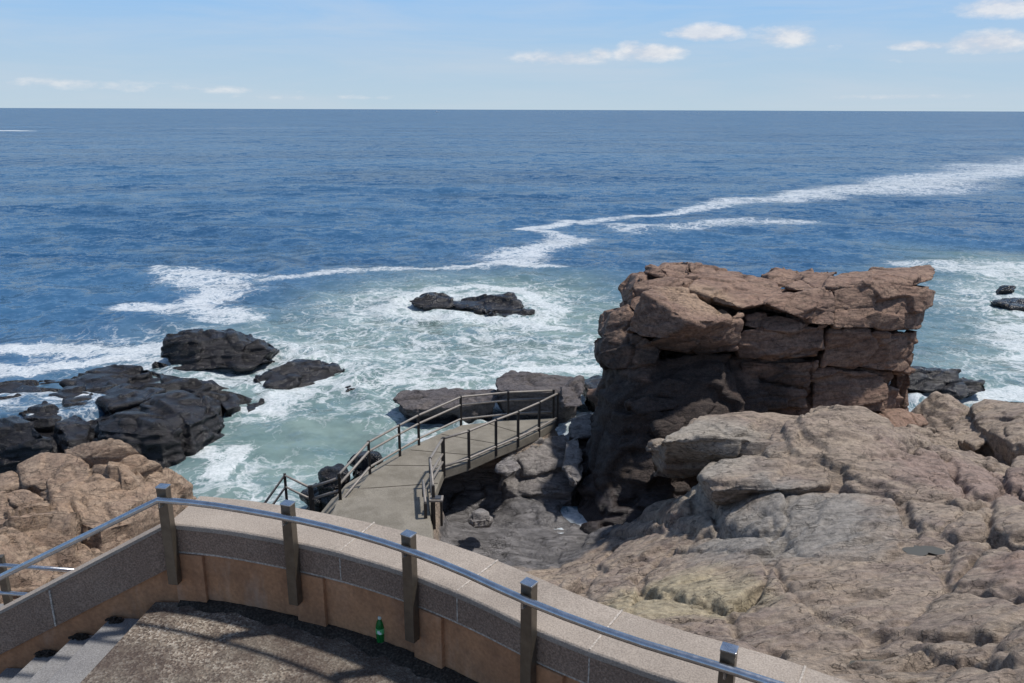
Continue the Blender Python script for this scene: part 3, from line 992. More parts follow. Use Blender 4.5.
CR = [  # traced joints: pixels, groove depth, groove width, step height, fall-off
    ([(700, 479), (716, 491), (741, 488), (762, 491), (782, 489), (828, 488)], 0.22, 0.09, 0.14, 0.7),
    ([(719, 517), (726, 530), (762, 535), (780, 527), (772, 512)], 0.25, 0.10, 0.16, 0.6),
    ([(802, 453), (843, 469), (894, 479), (925, 492)], 0.20, 0.12, 0.15, 0.8),
    ([(828, 478), (858, 489), (894, 491)], 0.28, 0.10, 0.14, 0.5),
    ([(860, 490), (892, 493), (940, 499), (966, 506), (989, 499)], 0.22, 0.08, 0.12, 0.6),
    ([(902, 499), (912, 519), (934, 531)], 0.10, 0.05, 0.05, 0.4),
    ([(937, 531), (957, 538), (986, 535), (989, 502)], 0.22, 0.09, 0.12, 0.5),
    ([(952, 586), (960, 570), (982, 551), (989, 541)], 0.20, 0.06, 0.06, 0.5),
    ([(986, 538), (1005, 541), (1024, 546), (1060, 560)], 0.24, 0.08, 0.10, 0.5),
    ([(924, 449), (944, 464), (966, 486), (973, 506)], 0.22, 0.09, 0.08, 0.5),
    ([(966, 457), (989, 467), (1008, 486), (1024, 502)], 0.30, 0.12, 0.15, 0.6),
    ([(700, 606), (725, 613), (747, 597), (757, 592)], 0.16, 0.06, 0.08, 0.5),
    ([(774, 597), (782, 613), (798, 621)], 0.08, 0.05, 0.03, 0.3),
    ([(740, 640), (770, 646), (795, 656), (846, 662), (877, 666)], 0.14, 0.07, 0.08, 0.5),
    ([(953, 591), (985, 589), (1024, 597), (1060, 600)], 0.20, 0.06, 0.09, 0.5),
    ([(870, 634), (906, 629), (934, 635), (969, 632), (997, 635), (1030, 625)], 0.16, 0.08, 0.10, 0.4),
    ([(915, 644), (940, 660), (978, 663), (1000, 670), (1030, 683)], 0.16, 0.07, 0.10, 0.4),
    ([(580, 581), (628, 595), (637, 572), (673, 545)], 0.20, 0.09, 0.10, 0.5),
    ([(632, 581), (678, 599), (732, 608), (759, 590)], 0.20, 0.09, 0.12, 0.6),
    ([(560, 549), (605, 536), (651, 531), (691, 531)], 0.20, 0.10, 0.12, 0.5),
    ([(596, 572), (632, 559), (664, 554), (691, 536)], 0.18, 0.08, 0.10, 0.5),
    ([(669, 549), (709, 531), (764, 536), (773, 549)], 0.20, 0.08, 0.10, 0.6),
    ([(619, 518), (669, 518), (714, 513)], 0.26, 0.12, 0.15, 0.5),
    ([(650, 505), (672, 490), (690, 500)], 0.26, 0.12, 0.15, 0.5),
    ([(800, 560), (850, 580), (900, 600)], 0.05, 0.04, 0.03, 0.5),
    ([(842, 615), (870, 628), (882, 634)], 0.07, 0.04, 0.03, 0.3),
    ([(770, 500), (786, 520), (792, 545)], 0.06, 0.05, 0.03, 0.4),
]
z = carve(z, Q, evT, [(a_, b_ * 0.5, c_ * 0.75, d_ * 0.8, e_) for a_, b_, c_, d_, e_ in CR])
# mask: the big slab is smooth, its borders are broken
smoothpoly = [hit(evT, *p) for p in [(650, 590), (690, 545), (780, 500), (880, 505), (940, 545), (940, 590), (880, 640), (780, 640)]]
sd = sdf(Q, smoothpoly)
rug = sstep(-1.2, 0.5, sd)
P3 = np.stack([Q[:, 0], Q[:, 1], z * 0.6], 1)
tt = (z + 0.10 * Q[:, 0] - 0.05 * Q[:, 1] + 0.22 * fbm(P3, 0.6, 4, 801)) / 0.26
frc = tt - np.floor(tt)
z = z + 0.26 * (sstep(0.75, 1.0, frc) - frc) * 0.7
fr = fracture(P3, [((2.6, 1.3, 1.6), 0.07, 0.40, 0.20, 0.028), ((1.0, 0.5, 0.7), 0.03, 0.15, 0.08, 0.035)], 0.25, 11, rotm(0, 0, -0.45))
covem = sdf(Q, [(-3, 15.5), (4, 15.5), (4, 23.5), (-3, 25)])
z = z + fr * 0.5 * (0.16 + 0.84 * rug) * (0.3 + 0.7 * sstep(-1, 1, covem))
Q3_ = np.stack([Q[:, 0], Q[:, 1], 0 * z], 1)
wobp = np.stack([fbm(Q3_, 1.3, 5, 611, 0.55), fbm(Q3_, 1.3, 5, 617, 0.55)], 1) * 0.16
z0_ = z - 0.035
zb = evT(Q)
for i, (pl, dz, th_) in enumerate(GB):
    hp = np.array([hit(evT, *p) for p in pl]); hz0 = evT(hp)
    m = np.where((Q[:, 0] > hp[:, 0].min() - 0.5) & (Q[:, 0] < hp[:, 0].max() + 0.5) & (Q[:, 1] > hp[:, 1].min() - 0.5) & (Q[:, 1] < hp[:, 1].max() + 0.5))[0]
    if not len(m): continue
    c = hp.mean(0)
    Am = np.hstack([hp - c, np.ones((len(hp), 1))])
    co_, *_ = np.linalg.lstsq(Am, hz0, rcond=None)
    Qm = Q[m]
    d = sdf(Qm + wobp[m], [tuple(p) for p in hp])
    plane = (Qm - c) @ co_[:2] + co_[2]
    tilt = (Qm - c) @ (np.array([_h(np.array([i]), np.array([1]), np.array([2]), 5)[0], _h(np.array([i]), np.array([3]), np.array([2]), 5)[0]]) - 0.5) * 0.07
    top = 0.35 * plane + 0.65 * zb[m] + dz * 0.5 + tilt
    top = top + 0.35 * (z[m] - zb[m])
    top -= 0.035 * np.exp(np.minimum(d, 0) / 0.045) + 0.015 * np.exp(np.minimum(d, 0) / 0.2)
    w = 1 - sstep(-0.02, 0.022, d)
    z[m] = np.where(w > 0.001, z0_[m] * (1 - w) + np.maximum(top, z0_[m]) * w, z[m])
z = soften(z, X.shape, 1)
z += 0.05 * fbm(P3 * np.array([1, 1.8, 1]), 0.7, 6, 21, 0.42)
z += 0.10 * np.abs(fbm(P3 * np.array([0.7, 1.8, 1]) @ rotm(0, 0, 0.5), 1.5, 5, 831, 0.5)) - 0.02
z -= 0.10 * np.clip(fbm(P3 * np.array([0.6, 1.8, 1]) @ rotm(0, 0, 0.5), 1.8, 5, 41) - 0.12, 0, 1) * 2
# rock pools: hollows holding water up to their rim
pools = []
for (px, py, rx, ry, rz) in ((925, 546, 0.42, 0.22, 0.2), (872, 660, 0.34, 0.13, 0.1)):
    c = hit(evT, px, py)
    wq = 0.35 * fbm(P3, 2.2, 4, 700)
    e = np.sqrt(((Q[:, 0] - c[0]) / rx) ** 2 + ((Q[:, 1] - c[1]) / ry) ** 2) + wq
    near_ = e < 1.6
    lvl = float(np.percentile(z[(e > 0.6) & (e < 1.2)], 30))
    bowl = lvl - 0.05 + 0.07 * np.clip(e, 0, 3) ** 2
    m = 1 - sstep(1.4, 2.0, e)
    z = z * (1 - m) + np.where(e < 1.0, np.minimum(bowl, z + 0.3), np.maximum(z, lvl + 0.02 + 0.04 * np.clip(e - 1, 0, 1))) * m
    pools.append((c, lvl, rx * 1.3, ry * 1.3))
# the walkway sits on its own rib of rock, undercut towards the cove
dW = sdf(Q, WPOLY)
zw = ZW - 0.12 - 0.35 * np.clip(dW, 0, 9) + 0.10 * fbm(P3, 1.5, 4, 8)
hol = atz(470, 480, 1.6)[:2]
hole = np.exp(-((Q[:, 0] - hol[0]) / 1.25) ** 4 - ((Q[:, 1] - hol[1]) / 1.5) ** 4)
rib = (1 - sstep(-0.25, 0.35, dW)) * (1 - sstep(0.2, 0.6, hole))
z = z - 0.25 * hole
z = np.where(dW < 0.6, z * (1 - rib) + np.maximum(np.minimum(zw, ZW - 0.1), z * 0) * rib, z)
# keep clear of the walkway top and below the terrace wall
z = np.where(dW < 0.35, np.minimum(z, ZW - 0.06), z)
dI = sdf(Q, [tuple(p + n * 0.3) for p, n in zip(IN[::4], NO[::4])] + [(3.1, -6), (-6, -6), tuple(CW + DW * 4)])
z = np.where(dI < 0.0, np.minimum(z, 6.0), z)
z = np.minimum(z, np.where(dI < 1.5, ZC - 0.5 - 0 * z, 99))
V = np.stack([Q[:, 0], Q[:, 1], z], 1)
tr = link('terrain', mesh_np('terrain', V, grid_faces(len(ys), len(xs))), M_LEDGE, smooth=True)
tag(tr, kind='structure')
for (c, lvl, rx, ry) in pools:
    pass

M_POOL, pnt, pb = new_mat('pool_water')
pb.inputs['Base Color'].default_value = (0.09, 0.085, 0.07, 1); pb.inputs['Roughness'].default_value = 0.05; pb.inputs['IOR'].default_value = 1.33
for (c, lvl, rx, ry) in pools:
    bm = bmesh.new()
    bmesh.ops.create_circle(bm, cap_ends=True, segments=40, radius=1, matrix=Matrix.Translation((c[0], c[1], lvl)) @ Matrix.Diagonal((rx, ry, 1, 1)))
    for v_ in bm.verts:
        a_ = math.atan2(v_.co.y - c[1], v_.co.x - c[0])
        k_ = 0.62 + 0.2 * math.sin(2 * a_ + 1.0) + 0.12 * math.sin(3 * a_ + 2.2) + 0.07 * math.sin(7 * a_)
        v_.co.x = c[0] + (v_.co.x - c[0]) * k_; v_.co.y = c[1] + (v_.co.y - c[1]) * k_
    tag(bm_obj('pool_water', bm, M_POOL), kind='structure')

# land behind and beside the path, coarse
xs2 = np.linspace(-60, 60, 160); ys2 = np.linspace(-80, 6.0, 120)
X2, Y2 = np.meshgrid(xs2, ys2)
Q2 = np.stack([X2.ravel(), Y2.ravel(), 0 * X2.ravel()], 1)
z2 = 7.6 - 0.02 * Q2[:, 1] * 0 + 1.2 * fbm(Q2, 0.06, 4, 2)
z2 = z2 - 9.5 * sstep(0, 14, np.abs(Q2[:, 0] - 3) - 12) * sstep(-30, 2, Q2[:, 1])
z2 = z2 - 1.6 * sstep(-2, 6, Q2[:, 1]) * 1.0
z2 = np.where((Q2[:, 0] > -5.5) & (Q2[:, 0] < 4) & (Q2[:, 1] > -8), np.minimum(z2, 6.0), z2)
z2 = np.where((Q2[:, 1] > 3.2) & (Q2[:, 0] > -10) & (Q2[:, 0] < 18), np.minimum(z2, 5.6), z2)
tag(link('hill', mesh_np('hill', np.stack([Q2[:, 0], Q2[:, 1], z2], 1), grid_faces(len(ys2), len(xs2))), M_LEDGE, smooth=True), kind='structure')

# =================================================================== TAN OUTCROP, LEFT
tc = []


def cpt(px, py, z): p = atz(px, py, z); tc.append((p[0], p[1], z))
for a in [(100, 446, 3.9), (130, 447, 3.8), (60, 452, 3.6), (20, 466, 3.3), (0, 480, 3.3), (150, 462, 3.2), (178, 475, 2.6), (192, 492, 1.8), (90, 470, 3.7), (50, 480, 3.6), (90, 490, 3.5), (120, 500, 3.2), (150, 500, 2.8), (40, 510, 3.5), (0, 510, 3.4),
          (80, 520, 3.3), (60, 540, 3.0), (0, 540, 3.3), (100, 545, 2.9), (160, 520, 2.2), (150, 560, 2.2), (20, 570, 2.9), (-40, 500, 3.3), (-100, 520, 3.2), (-60, 560, 3.2), (-100, 600, 3.4), (40, 600, 3.0), (120, 600, 2.6), (190, 540, 1.4), (210, 560, 1.0)]:
    cpt(*a)
evA = tps([c[:2] for c in tc], [c[2] for c in tc], 0.02)
# plan outline: the seaward edge falls steeply
edge = [(-30, 470, 3.0), (0, 462, 3.1), (22, 462, 3.0), (50, 446, 3.3), (90, 439, 3.6), (113, 438, 3.7), (140, 444, 3.4), (165, 460, 2.6), (186, 470, 2.2), (196, 490, 1.6), (195, 520, 1.2), (200, 600, 1.0)]
epoly = [tuple(atz(*e)[:2]) for e in edge] + [(-5.0, 10), (-16, 9), (-17, 17)]
xs3 = np.arange(-17.0, -4.0, 0.05); ys3 = np.arange(9.0, 24.0, 0.05)
X3, Y3 = np.meshgrid(xs3, ys3); Q3 = np.stack([X3.ravel(), Y3.ravel()], 1)
z3 = evA(Q3)
TCR = [([(18, 466), (24, 486), (33, 490), (55, 508), (64, 521), (70, 528)], 0.35, 0.11, 0.16, 0.6),
       ([(38, 491), (57, 501), (72, 503), (99, 495), (123, 484), (140, 473), (164, 465)], 0.30, 0.10, 0.22, 0.8),
       ([(66, 521), (83, 508), (103, 495), (123, 486)], 0.22, 0.08, 0.10, 0.5),
       ([(22, 484), (44, 490), (66, 484), (88, 467), (97, 468)], 0.25, 0.09, 0.16, 0.7),
       ([(0, 492), (13, 501), (29, 517), (33, 525)], 0.35, 0.13, 0.12, 0.5),
       ([(30, 526), (55, 516), (62, 508)], 0.25, 0.09, 0.16, 0.5),
       ([(-10, 534), (13, 545), (33, 552), (57, 552)], 0.35, 0.12, 0.15, 0.5),
       ([(70, 530), (88, 536), (110, 543), (132, 525), (162, 517)], 0.25, 0.10, 0.20, 0.6),
       ([(33, 526), (40, 543), (46, 560)], 0.45, 0.16, 0.1, 0.5),
       ([(80, 536), (90, 552), (96, 565)], 0.40, 0.13, 0.15, 0.5),
       ([(128, 487), (118, 500), (100, 515)], 0.12, 0.06, 0.05, 0.4),
       ([(64, 520), (60, 508), (52, 500)], 0.25, 0.08, 0.08, 0.4)]
z3 = z3 - 0.62
P33 = np.stack([Q3[:, 0], Q3[:, 1], z3 * 0.7], 1)
z3 += fracture(P33, [((1.3, 0.9, 1.0), 0.10, 0.50, 0.22, 0.04), ((0.5, 0.4, 0.4), 0.02, 0.12, 0.04, 0.06)], 0.2, 90, rotm(0, 0, 0.5))
z3 += 0.05 * fbm(P33, 1.2, 5, 51)
dE = sdf(Q3, epoly)
dE = dE + 0.35 * fbm(P33, 0.7, 4, 66)
z3 = z3 - 5.0 * sstep(-0.5, 1.0, dE) - 0.5 * sstep(-1.2, -0.1, dE)
V3 = np.stack([Q3[:, 0], Q3[:, 1], z3], 1)
tan = empty('rock_outcrop', (-9.5, 17.5, 0), 'broad tan fractured granite outcrop at the lower left, behind the sloping handrail', 'rock')
link('base', mesh_np('base', V3, grid_faces(len(ys3), len(xs3))), M_TAN, tan, smooth=True)


TB = [([(63, 449, 3.6), (84, 443, 3.8), (113, 438, 4.0), (130, 443, 3.9), (143, 455, 3.5), (125, 459, 3.5), (100, 457, 3.6), (66, 456, 3.5)], 1.6),
      ([(20, 466, 3.25), (48, 454, 3.5), (66, 455, 3.55), (98, 457, 3.5), (90, 466, 3.35), (80, 475, 3.2), (55, 487, 3.1), (40, 489, 3.1), (24, 484, 3.15)], 1.3),
      ([(99, 458, 3.5), (143, 456, 3.5), (164, 465, 3.1), (140, 473, 3.1), (123, 480, 3.1), (112, 474, 3.15), (100, 470, 3.3)], 1.4),
      ([(165, 467, 2.95), (178, 473, 2.6), (191, 486, 2.2), (195, 502, 1.7), (165, 515, 2.2), (132, 523, 2.7), (100, 530, 2.9), (70, 520, 3.05), (99, 498, 3.05), (123, 486, 3.05), (141, 476, 3.05)], 1.8),
      ([(38, 492, 3.15), (66, 487, 3.3), (88, 476, 3.25), (102, 472, 3.3), (122, 483, 3.2), (99, 495, 3.1), (72, 502, 3.05), (57, 500, 3.05)], 1.0),
      ([(4, 494, 3.1), (24, 488, 3.15), (36, 494, 3.1), (56, 503, 3.0), (59, 509, 2.95), (54, 517, 2.9), (34, 524, 2.85), (26, 510, 2.95)], 1.2),
      ([(-6, 474, 3.1), (12, 470, 3.2), (18, 475, 3.15), (22, 485, 3.05), (2, 491, 3.0), (-8, 486, 3.0)], 1.2),
      ([(-8, 495, 3.05), (2, 495, 3.05), (24, 512, 2.95), (30, 525, 2.85), (12, 533, 2.8), (-10, 534, 2.8)], 1.2),
      ([(60, 505, 2.95), (72, 505, 2.95), (90, 502, 2.9), (68, 520, 2.85), (59, 516, 2.9)], 1.0),
      ([(-10, 538, 2.8), (13, 535, 2.85), (28, 529, 2.85), (34, 540, 2.75), (25, 549, 2.7), (-10, 553, 2.7)], 1.2),
      ([(34, 528, 2.8), (56, 519, 2.85), (66, 524, 2.8), (70, 531, 2.7), (60, 543, 2.6), (45, 549, 2.6), (38, 541, 2.7)], 1.2),
      ([(46, 553, 2.5), (64, 538, 2.6), (84, 532, 2.6), (100, 541, 2.4), (90, 552, 2.3), (60, 560, 2.3)], 1.0),
      ([(88, 540, 2.5), (115, 534, 2.5), (150, 523, 2.2), (192, 510, 1.5), (192, 535, 1.3), (150, 556, 1.9), (104, 560, 2.2)], 1.2),
      ([(-120, 500, 3.1), (-60, 478, 3.1), (-12, 476, 3.1), (-14, 540, 2.8), (-80, 560, 2.8), (-130, 560, 2.9)], 1.4),
      ([(-20, 560, 2.6), (30, 555, 2.5), (60, 565, 2.3), (40, 590, 2.3), (-20, 590, 2.4)], 1.2)]
for i, (tp, dp) in enumerate(TB):
    rock_from_hulls('block', [slab(tp, dp)], M_TAN, 0.04, LT, 0.15, 900 + i, tan, nz=0.03, relax=0)

# =================================================================== DARK WET SHELF, LEFT
dc = []


def cpd(px, py, z): p = atz(px, py, z); dc.append((p[0], p[1], z))
for a in [(0, 395, 0.7), (40, 388, 0.5), (0, 420, 1.0), (0, 445, 0.8), (50, 400, 0.8), (70, 380, 0.35), (110, 375, 0.3), (90, 395, 0.8), (130, 385, 0.7), (160, 372, 0.2), (150, 395, 1.1), (190, 392, 1.1), (215, 400, 0.9), (140, 410, 1.4), (100, 410, 0.9), (180, 415, 1.2), (215, 415, 0.4), (200, 430, 0.5),
          (120, 420, 1.5), (160, 425, 1.5), (90, 430, 1.0), (60, 430, 0.9), (40, 440, 1.3), (20, 430, 1.3), (170, 440, 0.9), (130, 440, 0.9), (60, 455, 0.4), (245, 400, 0.35), (235, 408, 0.3), (260, 400, 0.0),
          (-60, 395, 0.6), (-60, 430, 1.2), (-120, 400, 0.8), (-100, 450, 0.6), (30, 420, 0.75), (75, 412, 0.6)]:
    cpd(*a)
evD = tps([c[:2] for c in dc], [c[2] for c in dc], 0.02)
dpoly = [tuple(atz(*e, 0)[:2]) for e in [(-120, 396), (0, 387), (60, 380), (78, 371), (110, 366), (150, 366), (175, 378), (215, 388), (250, 398), (262, 405), (225, 412), (222, 428), (195, 448), (170, 459), (120, 459), (80, 462), (40, 470), (-120, 472)]]
xs4 = np.arange(-32.0, -8.0, 0.075); ys4 = np.arange(24.0, 42.0, 0.075)
X4, Y4 = np.meshgrid(xs4, ys4); Q4 = np.stack([X4.ravel(), Y4.ravel()], 1)
z4 = evD(Q4)
P44 = np.stack([Q4[:, 0], Q4[:, 1], z4 * 0.5], 1)
z4 += -0.25 + fracture(P44, [((3.4, 1.8, 1.6), 0.16, 0.5, 0.2, 0.03), ((1.1, 0.7, 0.7), 0.03, 0.16, 0.06, 0.05)], 0.2, 140, rotm(0, 0, -0.35))
z4 += 0.08 * fbm(P44, 0.9, 5, 61)
dD = sdf(Q4, dpoly) + 0.5 * fbm(P44, 0.5, 4, 67)
z4 = z4 - 3.2 * sstep(-0.35, 0.6, dD)
shf = empty('rock_shelf', (-17, 31, 0), 'wide black wet rock shelf at the left, washed by waves behind the tan outcrop', 'rock')
link('base', mesh_np('base', np.stack([Q4[:, 0], Q4[:, 1], z4], 1), grid_faces(len(ys4), len(xs4))), M_DARK, shf, smooth=True)
LD = [((2.6, 1.5, 0.6), 0.06, 0.30, 0.12, 0.025), ((1.2, 0.7, 0.22), 0.03, 0.13, 0.04, 0.04)]
DB = [([(96, 418, 1.3), (125, 413, 1.45), (153, 416, 1.3), (180, 430, 1.0), (160, 434, 1.1), (118, 431, 1.2), (95, 428, 1.2)], 1.8, (0.1, -0.5)),
      ([(140, 403, 1.4), (168, 391, 1.5), (200, 393, 1.4), (222, 405, 1.0), (221, 412, 0.9), (190, 424, 1.1), (155, 414, 1.35)], 1.6, (0.1, -0.3)),
      ([(95, 396, 1.0), (130, 386, 1.1), (165, 389, 1.1), (140, 402, 1.2), (110, 408, 1.1)], 1.0, (0, 0)),
      ([(216, 397, 0.75), (236, 395, 0.7), (243, 405, 0.5), (226, 410, 0.6)], 1.0, (0, 0)),
      ([(245, 402, 0.4), (261, 400, 0.35), (261, 408, 0.25), (247, 411, 0.3)], 0.7, (0, 0)),
      ([(-30, 424, 1.3), (15, 416, 1.5), (36, 425, 1.5), (48, 437, 1.3), (40, 446, 1.1), (-30, 440, 1.2)], 1.5, (0.2, -0.4)),
      ([(16, 410, 1.2), (44, 402, 1.25), (58, 410, 1.1), (50, 418, 1.1), (26, 419, 1.1)], 0.9, (0, 0)),
      ([(56, 424, 1.0), (76, 412, 1.1), (92, 422, 1.0), (88, 436, 0.8), (68, 440, 0.8)], 1.1, (0, -0.2)),
      ([(-30, 388, 0.8), (30, 382, 0.8), (46, 391, 0.8), (20, 400, 0.8), (-20, 400, 0.8)], 0.8, (0, 0)),
      ([(48, 397, 0.85), (70, 387, 0.85), (94, 393, 0.9), (86, 405, 0.95), (60, 409, 0.9)], 0.9, (0, 0)),
      ([(78, 373, 0.45), (108, 366, 0.5), (150, 367, 0.5), (148, 374, 0.4), (110, 379, 0.45)], 0.7, (0, 0)),
      ([(60, 383, 0.6), (90, 376, 0.6), (130, 379, 0.6), (124, 386, 0.6), (88, 389, 0.6)], 0.7, (0, 0)),
      ([(160, 374, 0.5), (182, 375, 0.5), (212, 384, 0.55), (196, 391, 0.7), (166, 387, 0.7)], 0.8, (0, 0)),
      ([(-120, 420, 1.3), (-40, 410, 1.2), (-36, 440, 1.2), (-110, 450, 1.2)], 1.3, (0, 0))]
for i, (tp, dp, ln) in enumerate(DB):
    rock_from_hulls('block', [slab(tp, dp, 1.08, ln)], M_DARK, 0.055, LD, 0.2, 940 + i, shf, nz=0.03)

LD = [((2.6, 1.5, 0.6), 0.06, 0.30, 0.12, 0.025), ((1.2, 0.7, 0.22), 0.03, 0.13, 0.04, 0.04)]
# square dark boulder beyond the shelf
B = lambda f, t, **k: block_pts(f, t, **k)
o = rock_from_hulls('boulder', [
    B([(160, 347, 38.5), (170, 333, 39.2), (196, 331, 39.0), (200, 346, 38.3), (196, 366, 37.7), (168, 362, 38.2)], 2.6, ext=[(-16.2, 38.6, -1), (-15, 41, -1)]),
    B([(196, 334, 39.2), (212, 330, 39.8), (236, 336, 39.4), (244, 346, 38.6), (240, 364, 37.9), (196, 366, 37.8)], 2.4),
    B([(236, 340, 39.2), (258, 342, 39.2), (271, 352, 38.8), (262, 360, 38.4), (236, 364, 38.2)], 2.0),
    B([(150, 366, 37.9), (270, 360, 38.2), (250, 368, 37.4), (170, 370, 37.3)], 3.0, dz=-0.3)], M_DARK, 0.06, LD, 0.3, 210)
tag(o, 'blocky black boulder standing highest beyond the dark shelf, ringed by surf', 'rock')
o = rock_from_hulls('sea_rock', [
    B([(255, 378, 35.5), (290, 362, 36.8), (320, 362, 37.5), (348, 371, 37.0), (330, 378, 36.3), (300, 390, 35.0), (280, 395, 34.6)], 1.6, ext=[(-10, 36, -0.8)]),
    B([(250, 380, 35.2), (270, 372, 35.8), (300, 378, 35.4), (284, 392, 34.4), (262, 388, 34.7)], 1.2, ext=[(-10, 35.5, -0.8)])], M_DARK, 0.06, LD, 0.3, 230)
tag(o, 'low brownish wet rock ledge right of the black boulder, foam washing over its left end', 'rock')
o = rock_from_hulls('sea_rock', [B([(340, 392, 34.2), (350, 389, 34.4), (362, 391, 34.2), (356, 394, 34.0)], 0.5, ext=[(-6.9, 34.6, -0.5)])], M_DARK, 0.04, LD, 0.2, 240)
tag(o, 'tiny dark rock just breaking the foam alone left of the walkway', 'rock')
# middle island
o = rock_from_hulls('sea_rock', [
    B([(408, 301, 51.0), (428, 294, 51.5), (450, 297, 51.5), (452, 308, 50.2), (425, 309, 50.2)], 1.8, ext=[(-5, 52, -0.8)]),
    B([(448, 302, 51.3), (475, 300, 51.5), (480, 307, 50.3), (458, 310, 50.0)], 1.2),
    B([(468, 302, 51.2), (500, 295, 51.8), (512, 293, 52.0), (520, 302, 51.2), (524, 308, 50.0), (480, 312, 49.4), (464, 308, 50.0)], 2.0, ext=[(-1.5, 52, -0.8)]),
    B([(500, 297, 51.6), (508, 293, 51.8), (514, 294, 51.8), (513, 300, 51.3)], 0.8)], M_DARK, 0.07, LD, 0.3, 250)
tag(o, 'long low dark rock island awash in the middle of the bay', 'rock')
o = rock_from_hulls('sea_rock', [B([(485, 312, 48.9), (500, 311, 49.2), (518, 311, 49.2), (534, 311, 49.2), (536, 314, 48.9), (510, 316, 48.4), (490, 316, 48.4)], 0.9, ext=[(0, 49, -0.6)])], M_DARK, 0.06, LD, 0.2, 260)
tag(o, 'thin flat dark rock just in front of the middle rock island', 'rock')
# flat rocks behind the walkway end
LG = [((1.6, 1.4, 0.6), 0.05, 0.20, 0.10, 0.07), ((0.5, 0.45, 0.3), 0.02, 0.08, 0.04, 0.10)]
M_SLATE = rock_mat('slate_rock', [(0.10, 0.088, 0.09), (0.13, 0.112, 0.105), (0.085, 0.075, 0.08), (0.18, 0.16, 0.15)], wet=(0.55, 0.3), spk=0.06)
o = rock_from_hulls('flat_rock', [
    B([(495, 380, 31.8), (508, 371, 32.6), (530, 373, 32.8), (572, 377, 32.6), (582, 381, 32.0), (580, 388, 30.6), (560, 392, 30.2), (497, 390, 30.4)], 0.8, ext=[(0, 31.5, -0.8), (2.4, 31, -0.8)]),
    B([(560, 386, 30.4), (582, 380, 31.2), (583, 405, 29.2), (563, 410, 28.8), (560, 395, 29.8)], 1.6)], M_SLATE, 0.05, LG, 0.2, 270)
tag(o, 'thick flat-topped grey slab with a squared right end behind the far end of the walkway', 'rock')
o = rock_from_hulls('flat_rock', [
    B([(392, 400, 31.2), (400, 393, 31.9), (450, 390, 32.2), (495, 391, 32.0), (498, 400, 30.6), (450, 408, 30.0), (405, 410, 30.2)], 1.0, ext=[(-3.5, 31.5, -0.9), (-1, 31, -0.9)])], M_SLATE, 0.05, LG, 0.2, 280)
tag(o, 'low dark rounded rock left of the thick grey slab, beyond the seaward railing', 'rock')
o = rock_from_hulls('flat_rock', [
    B([(582, 381, 32.0), (606, 377, 32.6), (610, 392, 31.0), (590, 396, 30.6)], 1.0, ext=[(3.4, 31.8, -0.6)])], M_DARK, 0.05, LG, 0.2, 285)
tag(o, 'dark broken rock between the grey slab and the tall rock stack', 'rock')
for k, (hl, lab) in enumerate((([[(318, 486, 1.0), (326, 474, 1.2), (340, 466, 1.4), (346, 474, 1.4), (334, 488, 1.2)], [(304, 494, 0.5), (316, 482, 0.7), (326, 486, 0.8), (318, 498, 0.7)]], 'dark angular rock at the foot of the seaward railing, nearest the small separate railing'),
                              ([[(348, 470, 1.3), (356, 456, 1.4), (370, 450, 1.5), (374, 460, 1.5), (362, 472, 1.4)]], 'dark angular rock against the seaward railing, one post farther out'))):
    o = rock_from_hulls('stone', [slab(h, 1.6, 1.15) for h in hl], M_DARK, 0.04, LD, 0.2, 330 + k, relax=0)
    tag(o, lab, 'rock')
# rocks right
o = rock_from_hulls('flat_rock', [
    B([(905, 370, 34.5), (962, 369, 34.6), (962, 387, 34.0), (930, 392, 33.4), (900, 388, 33.6)], 2.0, ext=[(15.5, 36, -0.8)])], M_DARK, 0.06, LG, 0.2, 290)
tag(o, 'square-ended black slab in the surf right behind the tall rock stack', 'rock')
o = rock_from_hulls('sea_rock', [B([(945, 388, 33.4), (965, 381, 34.0), (985, 381, 34.2), (988, 390, 33.4), (965, 396, 32.8)], 1.3, ext=[(19, 34, -0.8)])], M_DARK, 0.05, LD, 0.2, 300)
tag(o, 'small black rock at the right end of the square black slab', 'rock')
o = rock_from_hulls('sea_rock', [B([(997, 303, 51.0), (1010, 299, 52.0), (1060, 300, 52.0), (1070, 308, 50.2), (1010, 309, 50.2)], 1.6, ext=[(34, 52, -0.8)])], M_DARK, 0.07, LD, 0.2, 310)
tag(o, 'dark flat rock cut off by the right edge of the view, out in the bay', 'rock')
o = rock_from_hulls('sea_rock', [B([(1000, 290, 54.8), (1008, 286, 55.4), (1015, 287, 55.4), (1012, 291, 54.4)], 0.8, ext=[(34, 55, -0.6)])], M_DARK, 0.05, LD, 0.2, 320)
tag(o, 'smallest rock tip showing beyond the dark flat rock at the right edge', 'rock')

# =================================================================== THE TALL STACK
stack = empty('rock_stack', (7.0, 24.5, 0.0), 'tall blocky brown sea stack of stacked granite blocks, near-black at its foot', 'rock stack')
LS = [((1.7, 1.7, 0.7), 0.03, 0.20, 0.13, 0.026), ((0.7, 0.7, 0.28), 0.012, 0.055, 0.04, 0.035)]
LB = [((1.5, 1.5, 0.9), 0.10, 0.40, 0.16, 0.03), ((0.6, 0.6, 0.34), 0.025, 0.12, 0.04, 0.045)]


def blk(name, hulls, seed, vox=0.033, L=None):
    return rock_from_hulls(name, hulls, M_STACK, vox, L or LS, 0.12, seed, stack, nz=0.03, relax=0)


